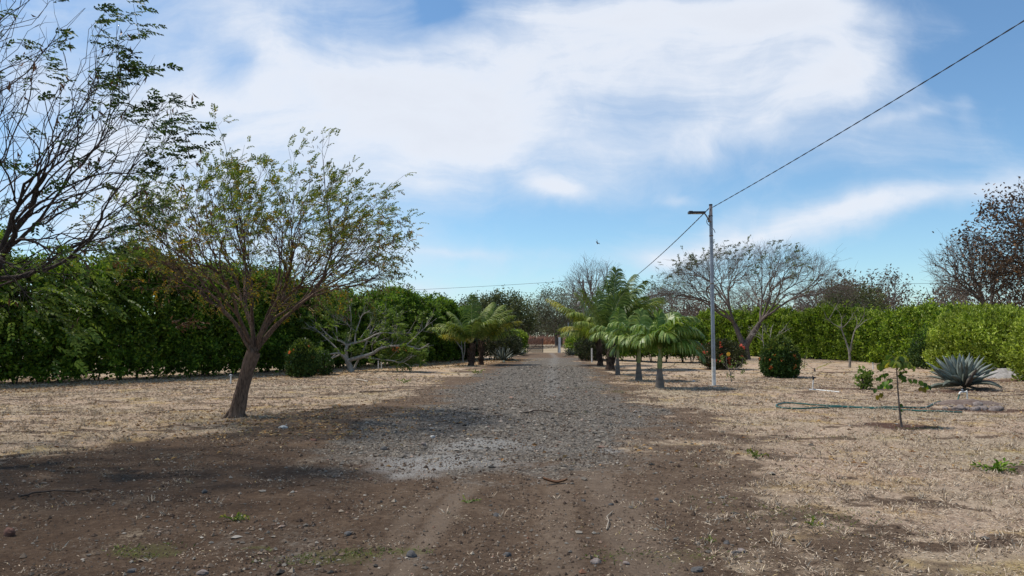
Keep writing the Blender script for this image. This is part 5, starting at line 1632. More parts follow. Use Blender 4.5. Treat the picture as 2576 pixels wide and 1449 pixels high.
def hibiscus():
    rng = np.random.RandomState(305)
    cm = cropmap(2680, 1280, .26009)
    b = G(*cm(770, 862))
    root = thing('flowering_sapling', 'sparse branching little shrub topped by a single yellow flower beside the pole', 'plant', b)
    Lb = [([(772, 865), (755, 780), (748, 710), (715, 640), (690, 530), (700, 470)], 0, 0, .022, .006), ([(735, 690), (680, 630), (605, 540)], 0, .1, .013, .004), ([(755, 760), (830, 660), (860, 540)], 0, -.1, .015, .004),
          ([(820, 670), (900, 630), (975, 600)], 0, .15, .011, .004), ([(758, 770), (770, 660), (775, 570)], 0, .2, .011, .004), ([(830, 660), (900, 700), (950, 705)], -.05, -.2, .01, .004), ([(772, 850), (800, 810), (800, 790)], 0, -.1, .012, .005),
          ([(715, 640), (660, 560), (650, 520)], 0, -.2, .009, .003), ([(750, 740), (720, 750), (690, 770)], 0, -.1, .007, .003), ([(880, 640), (930, 570), (945, 520)], .1, .2, .008, .003)]
    P, D = sketch_tree(root, b, cm, Lb, rng, M_bark_grey, None, tw=2, twl=.12, twr=.003)
    cr = MB(); k = rng.rand(len(P)) < .75
    lump_leaves(cr, rng, P[k], 3, .035, .075, .055); cr.build('leaves', M_lime_leaf, root)
    fl = MB(); q = AT(*cm(718, 440), b.y)
    c = np.array([q.x - b.x, -.03, q.z])
    for i in range(7):
        a = i / 7 * 2 * pi
        leaves(fl, [c], [[cos(a), -.3, sin(a)]], [[0, -1, .2]], .085, .075, 0, .15)
    fl.build('flower', M_petal_y, root)
    # low cut back palm-like sprout
    b = G(*cm(2030, 712))
    root = thing('low_sprout', 'tiny sprout with one flat green frond on the bare patch right of the barrel bush', 'plant', b)
    st = MB()
    tube(st, [[0, 0, -.03], [0, 0, .1], [-.02, 0, .19]], [.05, .045, .02], 7)
    tube(st, [[0, 0, .12], [-.3, .1, .32], [-.42, .1, .36]], [.012, .008, .004], 5)
    st.build('stem', M_bark_rain, root, True)
    frond(np.random.RandomState(5), [0, 0, .15], .15, .35, .85, .05, 22, .13, .03, [M_coco_yellow, M_rib], root, 0, .1, .3, .01)
    # weedy stalk by the clipped bush
    b = G(*cm(1880, 660))
    root = thing('weed_stalk', 'slender drooping weed stalk with a clump of leaves right behind the barrel bush', 'plant', b)
    st = MB(); tube(st, bez([0, 0, -.02], [.15, 0, 1.0], [-.1, 0, 1], .4, 7), np.linspace(.012, .004, 7), 5); st.build('stem', M_stick, root, True)
    cr = MB(); lump_leaves(cr, np.random.RandomState(9), np.array([[-.05, 0, .12], [.03, 0, .2], [0, 0, .16], [.12, 0, .95]]), 7, .06, .10, .05); cr.build('leaves', M_main_leaf, root)


sprawling_tree(); rain_tree(); fork_saplings(); young_sapling(); hibiscus()

# ------------------------------------------------------------------ far trees
def far_tree(name, label, base, prof, tips, fork_h, rt, m_wood, m_leaf, seed, leaf=.3, lw=.55, per=6, spread=.5, dens=1.0, r0=.25, lean=0.0, cx=0.0, group=None, twl=.9, tw=1.2, multi=1):
    rng = np.random.RandomState(seed)
    root = thing(name, label, 'tree', base, group)
    tr = MB()
    T = crown_points(rng, tips, prof, cx, 0, .85, .42)
    for i in range(multi):
        off = np.array([(i - (multi - 1) / 2) * .5, rng.uniform(-.3, .3), 0]) if multi > 1 else np.zeros(3)
        fork = off * 1.8 + np.array([lean, 0, fork_h])
        tube(tr, [off + [0, 0, -.2], off * 1.3 + [lean * .3, 0, fork_h * .5], fork], [r0 * 1.2, r0, r0 * .85], 8)
        TT = T[i::multi]
        t = Tree(rng, rt, 2.2, (.22, .4), .045, .5, r0)
        for g in np.array_split(np.argsort(np.arctan2(TT[:, 1], TT[:, 0] - cx)), 3):
            if len(g):
                c = TT[g].mean(0); t.grow(fork, unit(unit(c - fork) * .6 + [0, 0, .6]), TT[g])
        t.twigs(tw, twl, rt * .7, .6)
        t.wood(tr)
        if m_leaf is not None:
            P, D = tips_arr(t.tips)
            k = rng.rand(len(P)) < dens
            cr = MB() if i == 0 else cr
            lump_leaves(cr, rng, P[k], per, spread, leaf, leaf * lw)
    tr.build('trunk', m_wood, root, True)
    if m_leaf is not None:
        cr.build('crown', m_leaf, root)
    return root


def far_trees():
    def at(px, Y): return Vector(((px - CX) / F_PX * Y, Y, 0))
    far_tree('leafy_tree', 'dense olive crowned tree beyond the gate rising behind the two small coconut palms', at(1262, 108), [(2.2, 3.4), (3.4, 5.0), (5.2, 4.9), (6.6, 3.8), (7.6, 1.6)], 260, 1.7, .02, M_bark_far, M_far_olive, 401, .32, .6, 24, .5, .95, .3)
    far_tree('leafy_tree', 'sparser crown of leaf tufts to the left of the dense olive tree beyond the gate', at(1205, 118), [(3.5, 2.5), (5.5, 3.4), (7.0, 2.8), (8.4, 1.0)], 120, 2.0, .02, M_bark_far, M_far_grey, 402, .3, .6, 7, .35, .8, .25)
    far_tree('acacia_tree', 'wide grey green thorn tree directly beyond the white gatepost', at(1405, 118), [(2.6, 3.8), (4.5, 5.6), (6.6, 5.6), (8.3, 4.2), (9.2, 1.8)], 420, 1.8, .02, M_bark_far, M_far_grey, 403, .28, .55, 12, .45, .85, .3, multi=2)
    far_tree('acacia_tree', 'grey green thorn tree standing partly behind the tall bare tree', at(1490, 125), [(2.6, 3.5), (5.0, 5.0), (7.2, 4.6), (8.8, 2.4)], 300, 1.8, .02, M_bark_far, M_far_grey, 404, .26, .55, 6, .5, .7, .3)
    far_tree('bare_tree', 'tall leafless tree with upright fanning twigs behind the tallest coconut palm', at(1503, 92), [(4.6, 2.2), (6.4, 3.9), (8.5, 4.3), (10.2, 3.1), (11.4, 1.2)], 480, 3.6, .016, M_bark_far, None, 405, r0=.22, cx=-.4, tw=2.6, twl=1.0, lean=-.2)
    far_tree('leafy_tree', 'dark green round tree below the transformer beside the bare tree', at(1472, 84), [(1.0, 1.8), (1.8, 2.2), (2.5, 1.8), (3.1, .6)], 90, .8, .016, M_bark_far, M_far_green, 406, .2, .6, 18, .3, 1, .14)
    far_tree('thicket_tree', 'dark low thicket tree seen above the red grass between gate and post', at(1365, 190), [(1.7, 5.5), (3.6, 6.4), (5.6, 5.2), (7.0, 2.0)], 260, .8, .03, M_bark_far, M_darkbush, 407, .32, .6, 9, .6, .8, .3, multi=3)
    far_tree('thicket_tree', 'dark low thicket tree above the red grass right of the white gatepost', at(1440, 186), [(1.7, 5.0), (3.6, 6.0), (5.4, 5.0), (6.8, 2.0)], 240, .8, .03, M_bark_far, M_darkbush, 408, .32, .6, 9, .6, .8, .3, multi=3)
    far_tree('thicket_tree', 'dull brown thicket tree between the left hedge end and the two small coconut palms', at(1158, 92), [(1.5, 2.2), (3.0, 3.0), (4.6, 2.4), (5.8, .9)], 190, 1.0, .02, M_bark_far, M_darkbush, 409, .26, .6, 9, .4, .85, .2)
    # the brown tree reaching in from the right edge
    rt = far_tree('brown_tree', 'big tree with dry brown leaves reaching in at the right edge above the hedge', Vector((31.2, 39, 0)), [(3.4, 4.2), (5.0, 6.3), (6.6, 6.6), (8.4, 5.4), (9.8, 3.4), (10.8, 1.0)], 900, 2.4, .013, M_bark_dark, M_brown_leaf, 410, 0.18, .6, 9, .26, .74, .42, cx=-.9, tw=1.8, twl=.6)
    far_tree('bare_tree', 'fine twigged leafless tree arching left from under the big brown tree', Vector((27.8, 43, 0)), [(4.0, 2.2), (5.4, 2.8), (6.6, 2.4), (7.6, 1.0)], 420, 2.6, .011, M_bark_far, None, 411, r0=.2, cx=-.9, tw=3.0, twl=.75)
    far_tree('leafy_tree', 'thin tree with purple brown tufts standing above the brown wood', at(2222, 75), [(4.5, 2.2), (6.2, 2.8), (7.4, 1.9), (8.1, .6)], 150, 3.4, .016, M_bark_far, M_far_brown, 412, .24, .6, 5, .2, .7, .18, tw=1.4)
    far_tree('bare_tree', 'greyish bare twiggy tree half hidden right of the umbrella tree crown', at(2075, 78), [(3.4, 3.0), (5.2, 4.0), (6.8, 3.2), (7.8, 1.2)], 330, 2.8, .016, M_bark_far, None, 413, r0=.2, tw=2.6, twl=1.0)
    far_tree('bare_tree', 'grey twiggy tree low behind the left part of the umbrella tree crown', at(1690, 92), [(3.0, 3.5), (5.0, 5.0), (6.8, 4.0), (7.8, 1.2)], 420, 2.2, .018, M_bark_far, M_far_brown, 414, .22, .6, 3, .3, .4, .2, tw=2.4, twl=1.0)
    far_tree('leafy_tree', 'round olive brown crown showing above the hedge right of the umbrella tree', at(2140, 70), [(1.6, 2.6), (3.0, 3.2), (4.6, 2.9), (5.9, 1.7), (6.4, .5)], 230, 1.5, .02, M_bark_far, M_far_olive, 415, .24, .6, 12, .35, .95, .2)
    far_tree('bare_tree', 'fine grey bare tree behind the middle of the umbrella tree', at(1885, 98), [(3.0, 3.5), (5.0, 5.2), (7.0, 4.2), (8.4, 1.4)], 400, 2.4, .018, M_bark_far, M_far_grey, 416, .22, .6, 3, .3, .35, .2, tw=2.2, twl=1.0)


def woods():
    """the scrub beyond the hedges: too many and too alike to count"""
    rng = np.random.RandomState(420)
    wood, br, ol = MB(), MB(), MB()

    def clump(x, y, h, r, brown):
        n = 26
        for _ in range(3):
            a = rng.normal(0, .25, 2)
            tube(wood, [[x + a[0] * 2, y + a[1] * 2, -.2], [x + a[0] * 4, y + a[1] * 4, h * .5], [x + a[0] * 8, y + a[1] * 8, h * .92]], [.14, .09, .03], 5)
        T = crown_points(rng, n, [(h * .18, r * .85), (h * .5, r), (h * .8, r * .75), (h * 1.0, r * .2)], x, y, 1, .4)
        for p in T:
            q = np.array([x, y, h * .35]) + (p - [x, y, h * .35]) * .45
            tube(wood, [q, (q + p) / 2 + rng.normal(0, .2, 3), p], [.05, .035, .015], 4)
            for _ in range(2):
                e = p + rng.normal(0, .6, 3) + [0, 0, .3]
                tube(wood, [p, e], [.02, .008], 3)
        lump_leaves(br if brown else ol, rng, T, 20, .55, .34, .22)

    for i in range(64):                                   # brown wood behind the right hedge
        px = rng.uniform(1540, 2640); Y = rng.uniform(82, 120)
        clump((px - CX) / F_PX * Y, Y, rng.uniform(6.0, 8.2) * (1.12 if px > 2080 else .86), rng.uniform(2.0, 3.2), rng.rand() < .78)
    for i in range(54):                                   # far belt across the whole view
        px = rng.uniform(960, 1760); Y = rng.uniform(182, 250)
        clump((px - CX) / F_PX * Y, Y, rng.uniform(5.5, 8.5), rng.uniform(3.2, 5.0), rng.rand() < .4)
    for i in range(40):                                   # behind the left hedge, seen only through its top
        Y = rng.uniform(60, 110)
        clump(rng.uniform(-.75, -.16) * Y, Y, rng.uniform(4.5, 6.0), rng.uniform(2.2, 3.4), rng.rand() < .5)
    root = bpy.data.objects.new('distant_woods', None); COL.objects.link(root)
    tag(root, 'brown and olive scrub woodland behind the hedges and beyond the gate', 'woodland', kind='stuff')
    wood.build('branches', M_bark_far, root); br.build('brown_foliage', M_far_brown, root); ol.build('olive_foliage', M_far_olive, root)


def tall_grass():
    rng = np.random.RandomState(430)
    mb = MB()
    n = 26000
    x = rng.uniform(-60, 90, n); y = rng.uniform(148, 176, n)
    keep = rng.rand(n) < sst(fbm(x * .25, y * .25, 0, 431, 3), .3, .5)
    x, y = x[keep], y[keep]; n = len(x)
    D = rng.normal(0, .22, (n, 3)) + [.15, 0, 1.0]
    leaves(mb, np.stack([x, y, 0 * x], -1), D, rng.normal(0, 1, (n, 3)) * [1, .3, .2] + [0, -1, 0], rng.uniform(1.1, 2.3, n), rng.uniform(.08, .20, n), 0, .1)
    tag(mb.build('tall_grass', M_red_grass), 'band of tall reddish dry grass in the field beyond the gate', 'grass', kind='stuff')
    m2 = MB()
    n = 3200
    x = rng.uniform(-8, 24, n); y = rng.normal(112, 2.5, n)
    keep = rng.rand(n) < sst(fbm(x * .4, y * .4, 0, 433, 3), .35, .55)
    x, y = x[keep], y[keep]
    leaves(m2, np.stack([x, y, 0 * x], -1), rng.normal(0, .5, (len(x), 3)) + [.2, 0, 1], rng.normal(0, 1, (len(x), 3)) + [0, -1, 0], rng.uniform(.2, .5, len(x)), .06, 0, .1)
    tag(m2.build('verge_grass', M_straw), 'pale dry grass tussocks along the verge beyond the gate', 'grass', kind='stuff')
    # the public track crossing beyond the gate
    r = MB()
    V = []
    xs = np.linspace(-60, 90, 61)
    for xx in xs:
        V += [(xx, 130 + .02 * xx, .012), (xx, 138 + .02 * xx, .012)]
    r.add(V, [(2 * i, 2 * i + 2, 2 * i + 3, 2 * i + 1) for i in range(60)])
    tag(r.build('road', plain_mat('dark_road', (0.085, 0.08, 0.078), (0.12, 0.112, 0.105), 2, .9)), 'dark road crossing beyond the gate', 'road', kind='structure')


far_trees(); woods(); tall_grass()

# ------------------------------------------------------------------ lamp pole, wires, gate, posts
def lamp_pole():
    cm = cropmap(2650, 780, .15186)
    b = G(1796, 972)
    root = thing('lamp_pole', 'blue grey steel pole with white painted foot and a flat lamp on top, right lawn', 'lamp pole', b)

    def pt(x, y, dy=0.0):
        q = AT(*cm(x, y), b.y + dy); return np.array([q.x - b.x, dy, q.z])
    H = AT(1787, 516, b.y).z
    zw = AT(1795, 902, b.y).z
    p = MB(); tube(p, [[0, 0, zw], [0, 0, H - 1.7], [0, 0, H - .34]], [.062, .058, .056], 18); p.build('pole', M_galv, root, True)
    w = MB(); tube(w, [[0, 0, -.05], [0, 0, .4], [0, 0, zw - .002]], .064, 18); w.build('painted_foot', M_whitew, root, True)
    t = MB(); tube(t, [[0, 0, H - .338], [0, 0, H - .02]], .055, 18); t.build('pole_top', plain_mat('pinkish_grey_primer', (.36, .32, .32), (.28, .25, .25), 9), root, True)
    for zz in (H - 1.02, H - 2.6):
        bd = MB(); tube(bd, [[0, 0, zz - .02], [0, 0, zz + .02]], .066, 18); bd.build('clamp_band', M_rust, root, True)
    c = MB(); tube(c, [[0, 0, H - .018], [0, 0, H + .03]], .058, 18); c.build('cap', M_black, root, True)
    f = MB()
    box(f, (-.16, -.13, -.02), (.16, .13, .035)); f.build('footing', M_concrete, root)
    ar = MB()
    tube(ar, bez(pt(930, 600, -.05), pt(815, 395, -.02), unit(pt(890, 470) - pt(930, 600)), .5, 8), .022, 8)
    tube(ar, [pt(905, 612, -.06), pt(985, 605, -.06)], .025, 6)
    tube(ar, [pt(930, 620, -.04), pt(925, 440, -.05)], .014, 6)
    ar.build('bracket', M_rust, root, True)
    l0, l1 = pt(400, 378, -.02), pt(820, 392, -.02)
    lm = MB()
    x0, x1, z0 = l0[0], l1[0], (l0[2] + l1[2]) / 2
    box(lm, (x0, -.15, z0 - .028), (x0 + .11, .09, z0 + .05)); box(lm, (x0 + .112, -.16, z0 - .02), (x1, .10, z0 + .035))
    o = lm.build('lamp_head', M_black, root)
    ln = MB(); box(ln, (x0 + .14, -.13, z0 - .03), (x1 - .12, .07, z0 - .022)); ln.build('lens', M_lamp_glass, o)
    st = MB()
    tube(st, [[.06 * cos(a), .06 * sin(a), H - .36 + .01 * sin(3 * a)] for a in np.linspace(0, 2 * pi, 14)], .012, 5)
    tube(st, bez(pt(975, 265, -.06), pt(945, 600, -.06), unit(pt(900, 480) - pt(975, 265)), .4, 9), .010, 5)
    tube(st, bez(pt(890, 540, -.05), pt(945, 715, -.06), unit(pt(860, 600) - pt(890, 540)), .6, 9), .011, 5)
    tube(st, bez(pt(1015, 775, .02), pt(1090, 900, -.05), unit(pt(1040, 790) - pt(1015, 775)), .4, 7), .011, 5)
    st.build('cable_ties', M_wire, root, True)
    return b, H


def cable(name, label, A, B, sag, r, mt=None, n=60, twist=True):
    A, B = np.asarray(A, float), np.asarray(B, float)
    t = np.linspace(0, 1, n)[:, None]
    P = A + (B - A) * t; P[:, 2] -= (4 * sag * t * (1 - t))[:, 0]
    base = Vector(A)
    mb = MB()
    if twist:                                             # two strands wound round each other
        m = n * 5
        t = np.linspace(0, 1, m)[:, None]
        P = A + (B - A) * t; P[:, 2] -= (4 * sag * t * (1 - t))[:, 0]
        Ld = np.linalg.norm(B - A)
        for ph in (0, pi):
            a = t[:, 0] * Ld * 9 + ph
            Q = P + np.stack([np.cos(a) * .3, np.cos(a) * .3, np.sin(a)], -1) * r * .9
            tube(mb, Q - A, r, 5)
    else:
        tube(mb, P - A, r, 6)
    o = mb.build(name, mt or M_wire, None, True, base)
    tag(o, label, 'cable')


POLE, PH = lamp_pole()
pt_ = AT(1791, 522, POLE.y)
cable('overhead_cable', 'thick twisted black cable rising from the blue grey pole to the upper right corner', (POLE.x + .05, POLE.y, pt_.z), (12.6, -2.0, 9.75), .28, .0085)


def utility_pole():
    Y = 95.0
    b = Vector(((1468 - CX) / F_PX * Y, Y, 0))
    root = thing('utility_pole', 'distant utility pole carrying a pale drum transformer beyond the gate', 'utility pole', b)
    p = MB(); tube(p, [[0, 0, -.1], [0, 0, 5], [0, 0, 9.0]], [.15, .13, .10], 10); p.build('pole', M_concrete, root, True)
    t = MB(); x = (1457.5 - 1468) / F_PX * Y
    tube(t, [[x, -.1, 5.60], [x, -.1, 5.66], [x, -.1, 6.12], [x, -.1, 6.2]], [.24, .29, .29, .2], 14); t.build('transformer', M_porcelain, root, True)
    a = MB(); box(a, (-.75, -.06, 8.6), (.75, .06, 8.72)); a.build('crossarm', M_concrete, root)
    a = MB(); box(a, (x + .2, -.16, 5.9), (-.1, -.04, 5.98)); a.build('bracket', M_concrete, root)
    for xx in (-.6, .6):
        i = MB(); tube(i, [[xx, 0, 8.721], [xx, 0, 8.78], [xx, 0, 8.9]], [.03, .06, .03], 8); i.build('insulator', M_porcelain, root, True)
    return b


UP = utility_pole()
cable('overhead_cable', 'black cable dropping from the blue grey pole down left behind the coconut palms', (POLE.x - .05, POLE.y, pt_.z - .02), (UP.x, UP.y - .2, 6.6), 1.15, .013)
Wl = AT(1030, 723, 100); Wl = Wl + (Wl - Vector((UP.x, UP.y, 8.9))) * 1.6
cable('overhead_wire', 'thin distant power line crossing the sky left of the bare tree', (UP.x - .6, UP.y, 8.9), (Wl.x, Wl.y, Wl.z + .25), .5, .020, twist=False)
cable('overhead_wire', 'thin distant power line continuing right behind the bare umbrella tree', (UP.x + .6, UP.y, 8.9), (75, 92, 8.9), .6, .020, twist=False)


def gate():
    Y = 76.0
    cm = cropmap(1750, 1050, .29674)
    x0, x1 = AT(*cm(1102, 1000), Y).x, AT(*cm(1306, 1000), Y).x
    b = Vector((x0, Y, 0))
    zt = AT(*cm(1200, 953), Y).z
    root = thing('slatted_gate', 'red brown gate of horizontal slats standing open at the end of the drive', 'gate', b)
    W = x1 - x0
    n = 14
    for i in range(n):
        z = .07 + (zt - .12) * i / (n - 1)
        s = MB(); box(s, (.04, -.02, z - .034), (W - .04, .02, z + .034)); s.build('slat', M_wood_slat, root)
    for xx in (0, W):
        p = MB(); box(p, (xx - .035, -.035, .02), (xx + .035, .035, zt + .02)); p.build('gate_post', M_dark_metal, root)
    d = MB(); tube(d, [[.04, .035, .07], [W - .04, .035, zt - .08]], .02, 6); d.build('brace', M_dark_metal, root)
    xa, xb = AT(*cm(1512, 1000), Y).x, AT(*cm(1541, 1000), Y).x
    zt = AT(*cm(1525, 937), Y).z
    r = thing('gatepost', 'square white gatepost at the right side of the drive entrance', 'post', Vector(((xa + xb) / 2, Y, 0)))
    p = MB(); w = (xb - xa) / 2
    box(p, (-w, -w, -.05), (w, w, zt)); o = p.build('post', M_white, r)
    h = MB(); box(h, (-w - .07, -.05, .02), (-w - .003, .05, zt - .05)); h.build('latch_plate', M_dark_metal, r)


def thin_post(px, py, h, r, label, m=None, name='marker_post', cat='post', cap=False):
    b = G(px, py)
    root = thing(name, label, cat, b)
    p = MB(); tube(p, [[0, 0, -.05], [0, 0, h * .5], [0, 0, h]], r, 10); p.build('shaft', m or M_whitew, root, True)
    if cap:
        c = MB(); tube(c, [[0, 0, h + .001], [0, 0, h + .04], [0, 0, h + .06]], [r * 1.25, r * 1.25, r * .7], 10); c.build('cap', M_black, root, True)
    return root


gate()
thin_post(1546, 915, 1.25, .07, 'white painted post standing between the coconut trunk and the farthest small palm')
thin_post(1489, 912, .9, .05, 'short whitish stake beside the leaning coconut trunk on the right')
thin_post(1430, 893, 2.9, .04, 'thin dark grey pole rising from the lime bush right of the gatepost', M_galv, 'thin_pole', 'pole')
thin_post(951.5, 929, .42, .03, 'left of two short white pipes below the sprawling tree', M_whitew, 'pipe_stub', 'pipe')
thin_post(959.5, 928, .44, .03, 'right of two short white pipes below the sprawling tree', M_whitew, 'pipe_stub', 'pipe')
thin_post(1116, 906, .75, .04, 'white stake at the foot of the dark hedge left of the small coconut palms', M_whitew)


def sprinklers():
    cm = cropmap(2680, 1280, .26009)
    b = G(*cm(1995, 990))
    root = thing('sprinkler', 'black headed sprinkler on a leaning white pipe with a pipe lying beside it', 'sprinkler', b)
    p = MB(); tube(p, [[0, 0, -.03], [.018, 0, .18], [.035, 0, .32]], .017, 8); p.build('riser', M_whitew, root, True)
    h = MB()
    tube(h, [[.035, 0, .32], [.037, 0, .36], [.04, 0, .40]], [.024, .03, .02], 8); tube(h, [[-.02, 0, .41], [.10, -.02, .385]], [.012, .02], 6); tube(h, [[.03, 0, .40], [.02, 0, .44]], [.02, .012], 6)
    h.build('sprinkler_head', M_black, root, True)
    k = MB(); tube(k, [[.02, 0, .205], [.13, -.02, .215]], .010, 6); k.build('tap', M_dark_metal, root, True)
    g2 = G(*cm(2400, 1022))
    q = MB(); tube(q, [[-.09, 0, .02], [.1, -.01, .022], [(g2.x - b.x) * .6, (g2.y - b.y) * .6, .02], [g2.x - b.x, g2.y - b.y, .012]], .022, 8); q.build('ground_pipe', M_pvc, root, True)
    # small ones further off
    for px, py, hh, lab in ((580, 968, .30, 'small white sprinkler on the leaf strewn grass in front of the left hedge'), (2436, 943, .30, 'tiny sprinkler right of the forked sapling at the hedge foot')):
        if px == 2436: px, py = 2196.5, 930
        b = G(px, py)
        r = thing('sprinkler', lab, 'sprinkler', b)
        p = MB(); tube(p, [[0, 0, -.03], [0, 0, hh * .6], [0, 0, hh]], .024, 8); p.build('riser', M_pvc, r, True)
        h = MB(); tube(h, [[-.05, 0, hh + .01], [0, 0, hh + .03], [.05, 0, hh + .012]], [.018, .026, .018], 6); h.build('sprinkler_head', M_galv, r, True)
    b = G(2498.5, 938)
    r = thing('sprinkler', 'tall leaning white pipe sprinkler behind the big agave', 'sprinkler', b)
    p = MB(); tube(p, [[0, 0, -.03], [-.08, 0, .5], [-.17, 0, 1.0]], .026, 8); p.build('riser', M_whitew, r, True)
    h = MB(); tube(h, [[-.17, 0, 1.0], [-.17, 0, 1.08]], [.03, .035], 8); tube(h, [[-.28, 0, 1.08], [-.05, 0, 1.12]], .025, 6); h.build('sprinkler_head', M_galv, r, True)


def standpipe():
    cm = cropmap(3300, 1350, .28416)
    b = G(*cm(1795, 815))
    root = thing('standpipe', 'white plastic standpipe bent over at the top in front of the big agave', 'tap', b)

    def pt(x, y, dy=0.0):
        q = AT(*cm(x, y), b.y + dy); return np.array([q.x - b.x, dy, q.z])
    p = MB()
    tube(p, [[0, 0, -.05], pt(1788, 740), pt(1783, 690)], .017, 10)
    tube(p, [pt(1783, 700), pt(1783, 676), pt(1775, 668)], .024, 10); tube(p, [pt(1780, 678), pt(1700, 682)], .018, 10)
    p.build('pipe', M_pvc, root, True)
    v = MB(); tube(v, [pt(1722, 684), pt(1722, 655), pt(1718, 645)], [.022, .018, .026], 8); v.build('valve', M_galv, root, True)
    e = MB(); tube(e, [pt(1702, 680), pt(1688, 690), pt(1682, 712)], .024, 8); e.build('elbow', M_pvc, root, True)
    # the hose
    c0 = pt(1682, 716)
    pts = [c0, pt(1665, 770), pt(1640, 800, -.15)]
    W = [np.array([p_[0] + b.x, p_[1] + b.y, p_[2]]) for p_ in pts]
    for x, y, z in ((1540, 850, .16), (1380, 880, .08)):
        q = AT(*cm(x, y), b.y - .35); W.append(np.array([q.x, q.y, max(q.z, .02)]))
    for px, py in ((2330, 1025), (2260, 1027), (2150, 1026.5), (2050, 1022), (1985, 1019), (1962, 1021), (1953, 1024.5), (1957, 1028.5), (1975, 1031), (2030, 1032), (2090, 1029.5), (2140, 1028), (2190, 1030), (2240, 1032), (2300, 1035), (2360, 1037), (2420, 1037.5)):
        g = G(px, py); W.append(np.array([g.x, g.y, .016 + float(ground_z(g.x, g.y))]))
    W = np.array(W)
    P = []
    for j in range(len(W) - 1):
        p0, p1, p2, p3 = W[max(j - 1, 0)], W[j], W[j + 1], W[min(j + 2, len(W) - 1)]
        for t in np.linspace(0, 1, 8, endpoint=False):
            P.append(.5 * ((2 * p1) + (-p0 + p2) * t + (2 * p0 - 5 * p1 + 4 * p2 - p3) * t * t + (-p0 + 3 * p1 - 3 * p2 + p3) * t ** 3))
    P.append(W[-1]); P = np.array(P)
    P[:, 2] = np.maximum(P[:, 2], ground_z(P[:, 0], P[:, 1]) + .022)
    h = MB(); tube(h, P - W[0], .017, 8)
    o = h.build('garden_hose', M_hose, None, True, Vector(W[0]))
    tag(o, 'long looped dark green hose lying across the dry grass of the right lawn', 'hose')


sprinklers(); standpipe()

# ------------------------------------------------------------------ stones, sticks and litter one can count
def rock_mesh(seed, flat=.6):
    rng = np.random.RandomState(seed)
    n, m = 9, 14
    V = []
    for i in range(n + 1):
        th = pi * i / n
        for j in range(m):
            ph = 2 * pi * j / m
            d = np.array([sin(th) * cos(ph), sin(th) * sin(ph), cos(th)])
            r = .62 + .75 * float(vn(d[0] * 1.3 + 5, d[1] * 1.3 + 5, d[2] * 1.3 + 5, seed)) * .7 + .12 * float(vn(d[0] * 4 + 9, d[1] * 4 + 9, d[2] * 4 + 9, seed + 1))
            # chop some flat facets
            for k in range(5):
                a = np.random.RandomState(seed * 7 + k).normal(0, 1, 3); a /= np.linalg.norm(a)
                dd = float(d @ a)
                if dd > .2: r = min(r, .78 / dd)
            V.append(d * r)
    V = np.array(V) * [1, .8, flat]
    F = [(i * m + j, (i + 1) * m + j, (i + 1) * m + (j + 1) % m, i * m + (j + 1) % m) for i in range(n) for j in range(m)]
    mb = MB(); mb.add(V, F)
    return mb


def stone(px, py, size, label, m, seed, group=None, sink=.35, flat=.6, name='stone', dz=0.0):
    g = G(px, py)
    mb = rock_mesh(seed, flat)
    mb.V = [v * size for v in mb.V]
    z = float(ground_z(g.x, g.y)) + size * flat * (1 - 2 * sink) * .5 + dz
    o = mb.build(name, m, None, False, Vector((g.x, g.y, z)))
    o.rotation_euler = (0, 0, seed * 1.3)
    tag(o, label, 'stone', group)


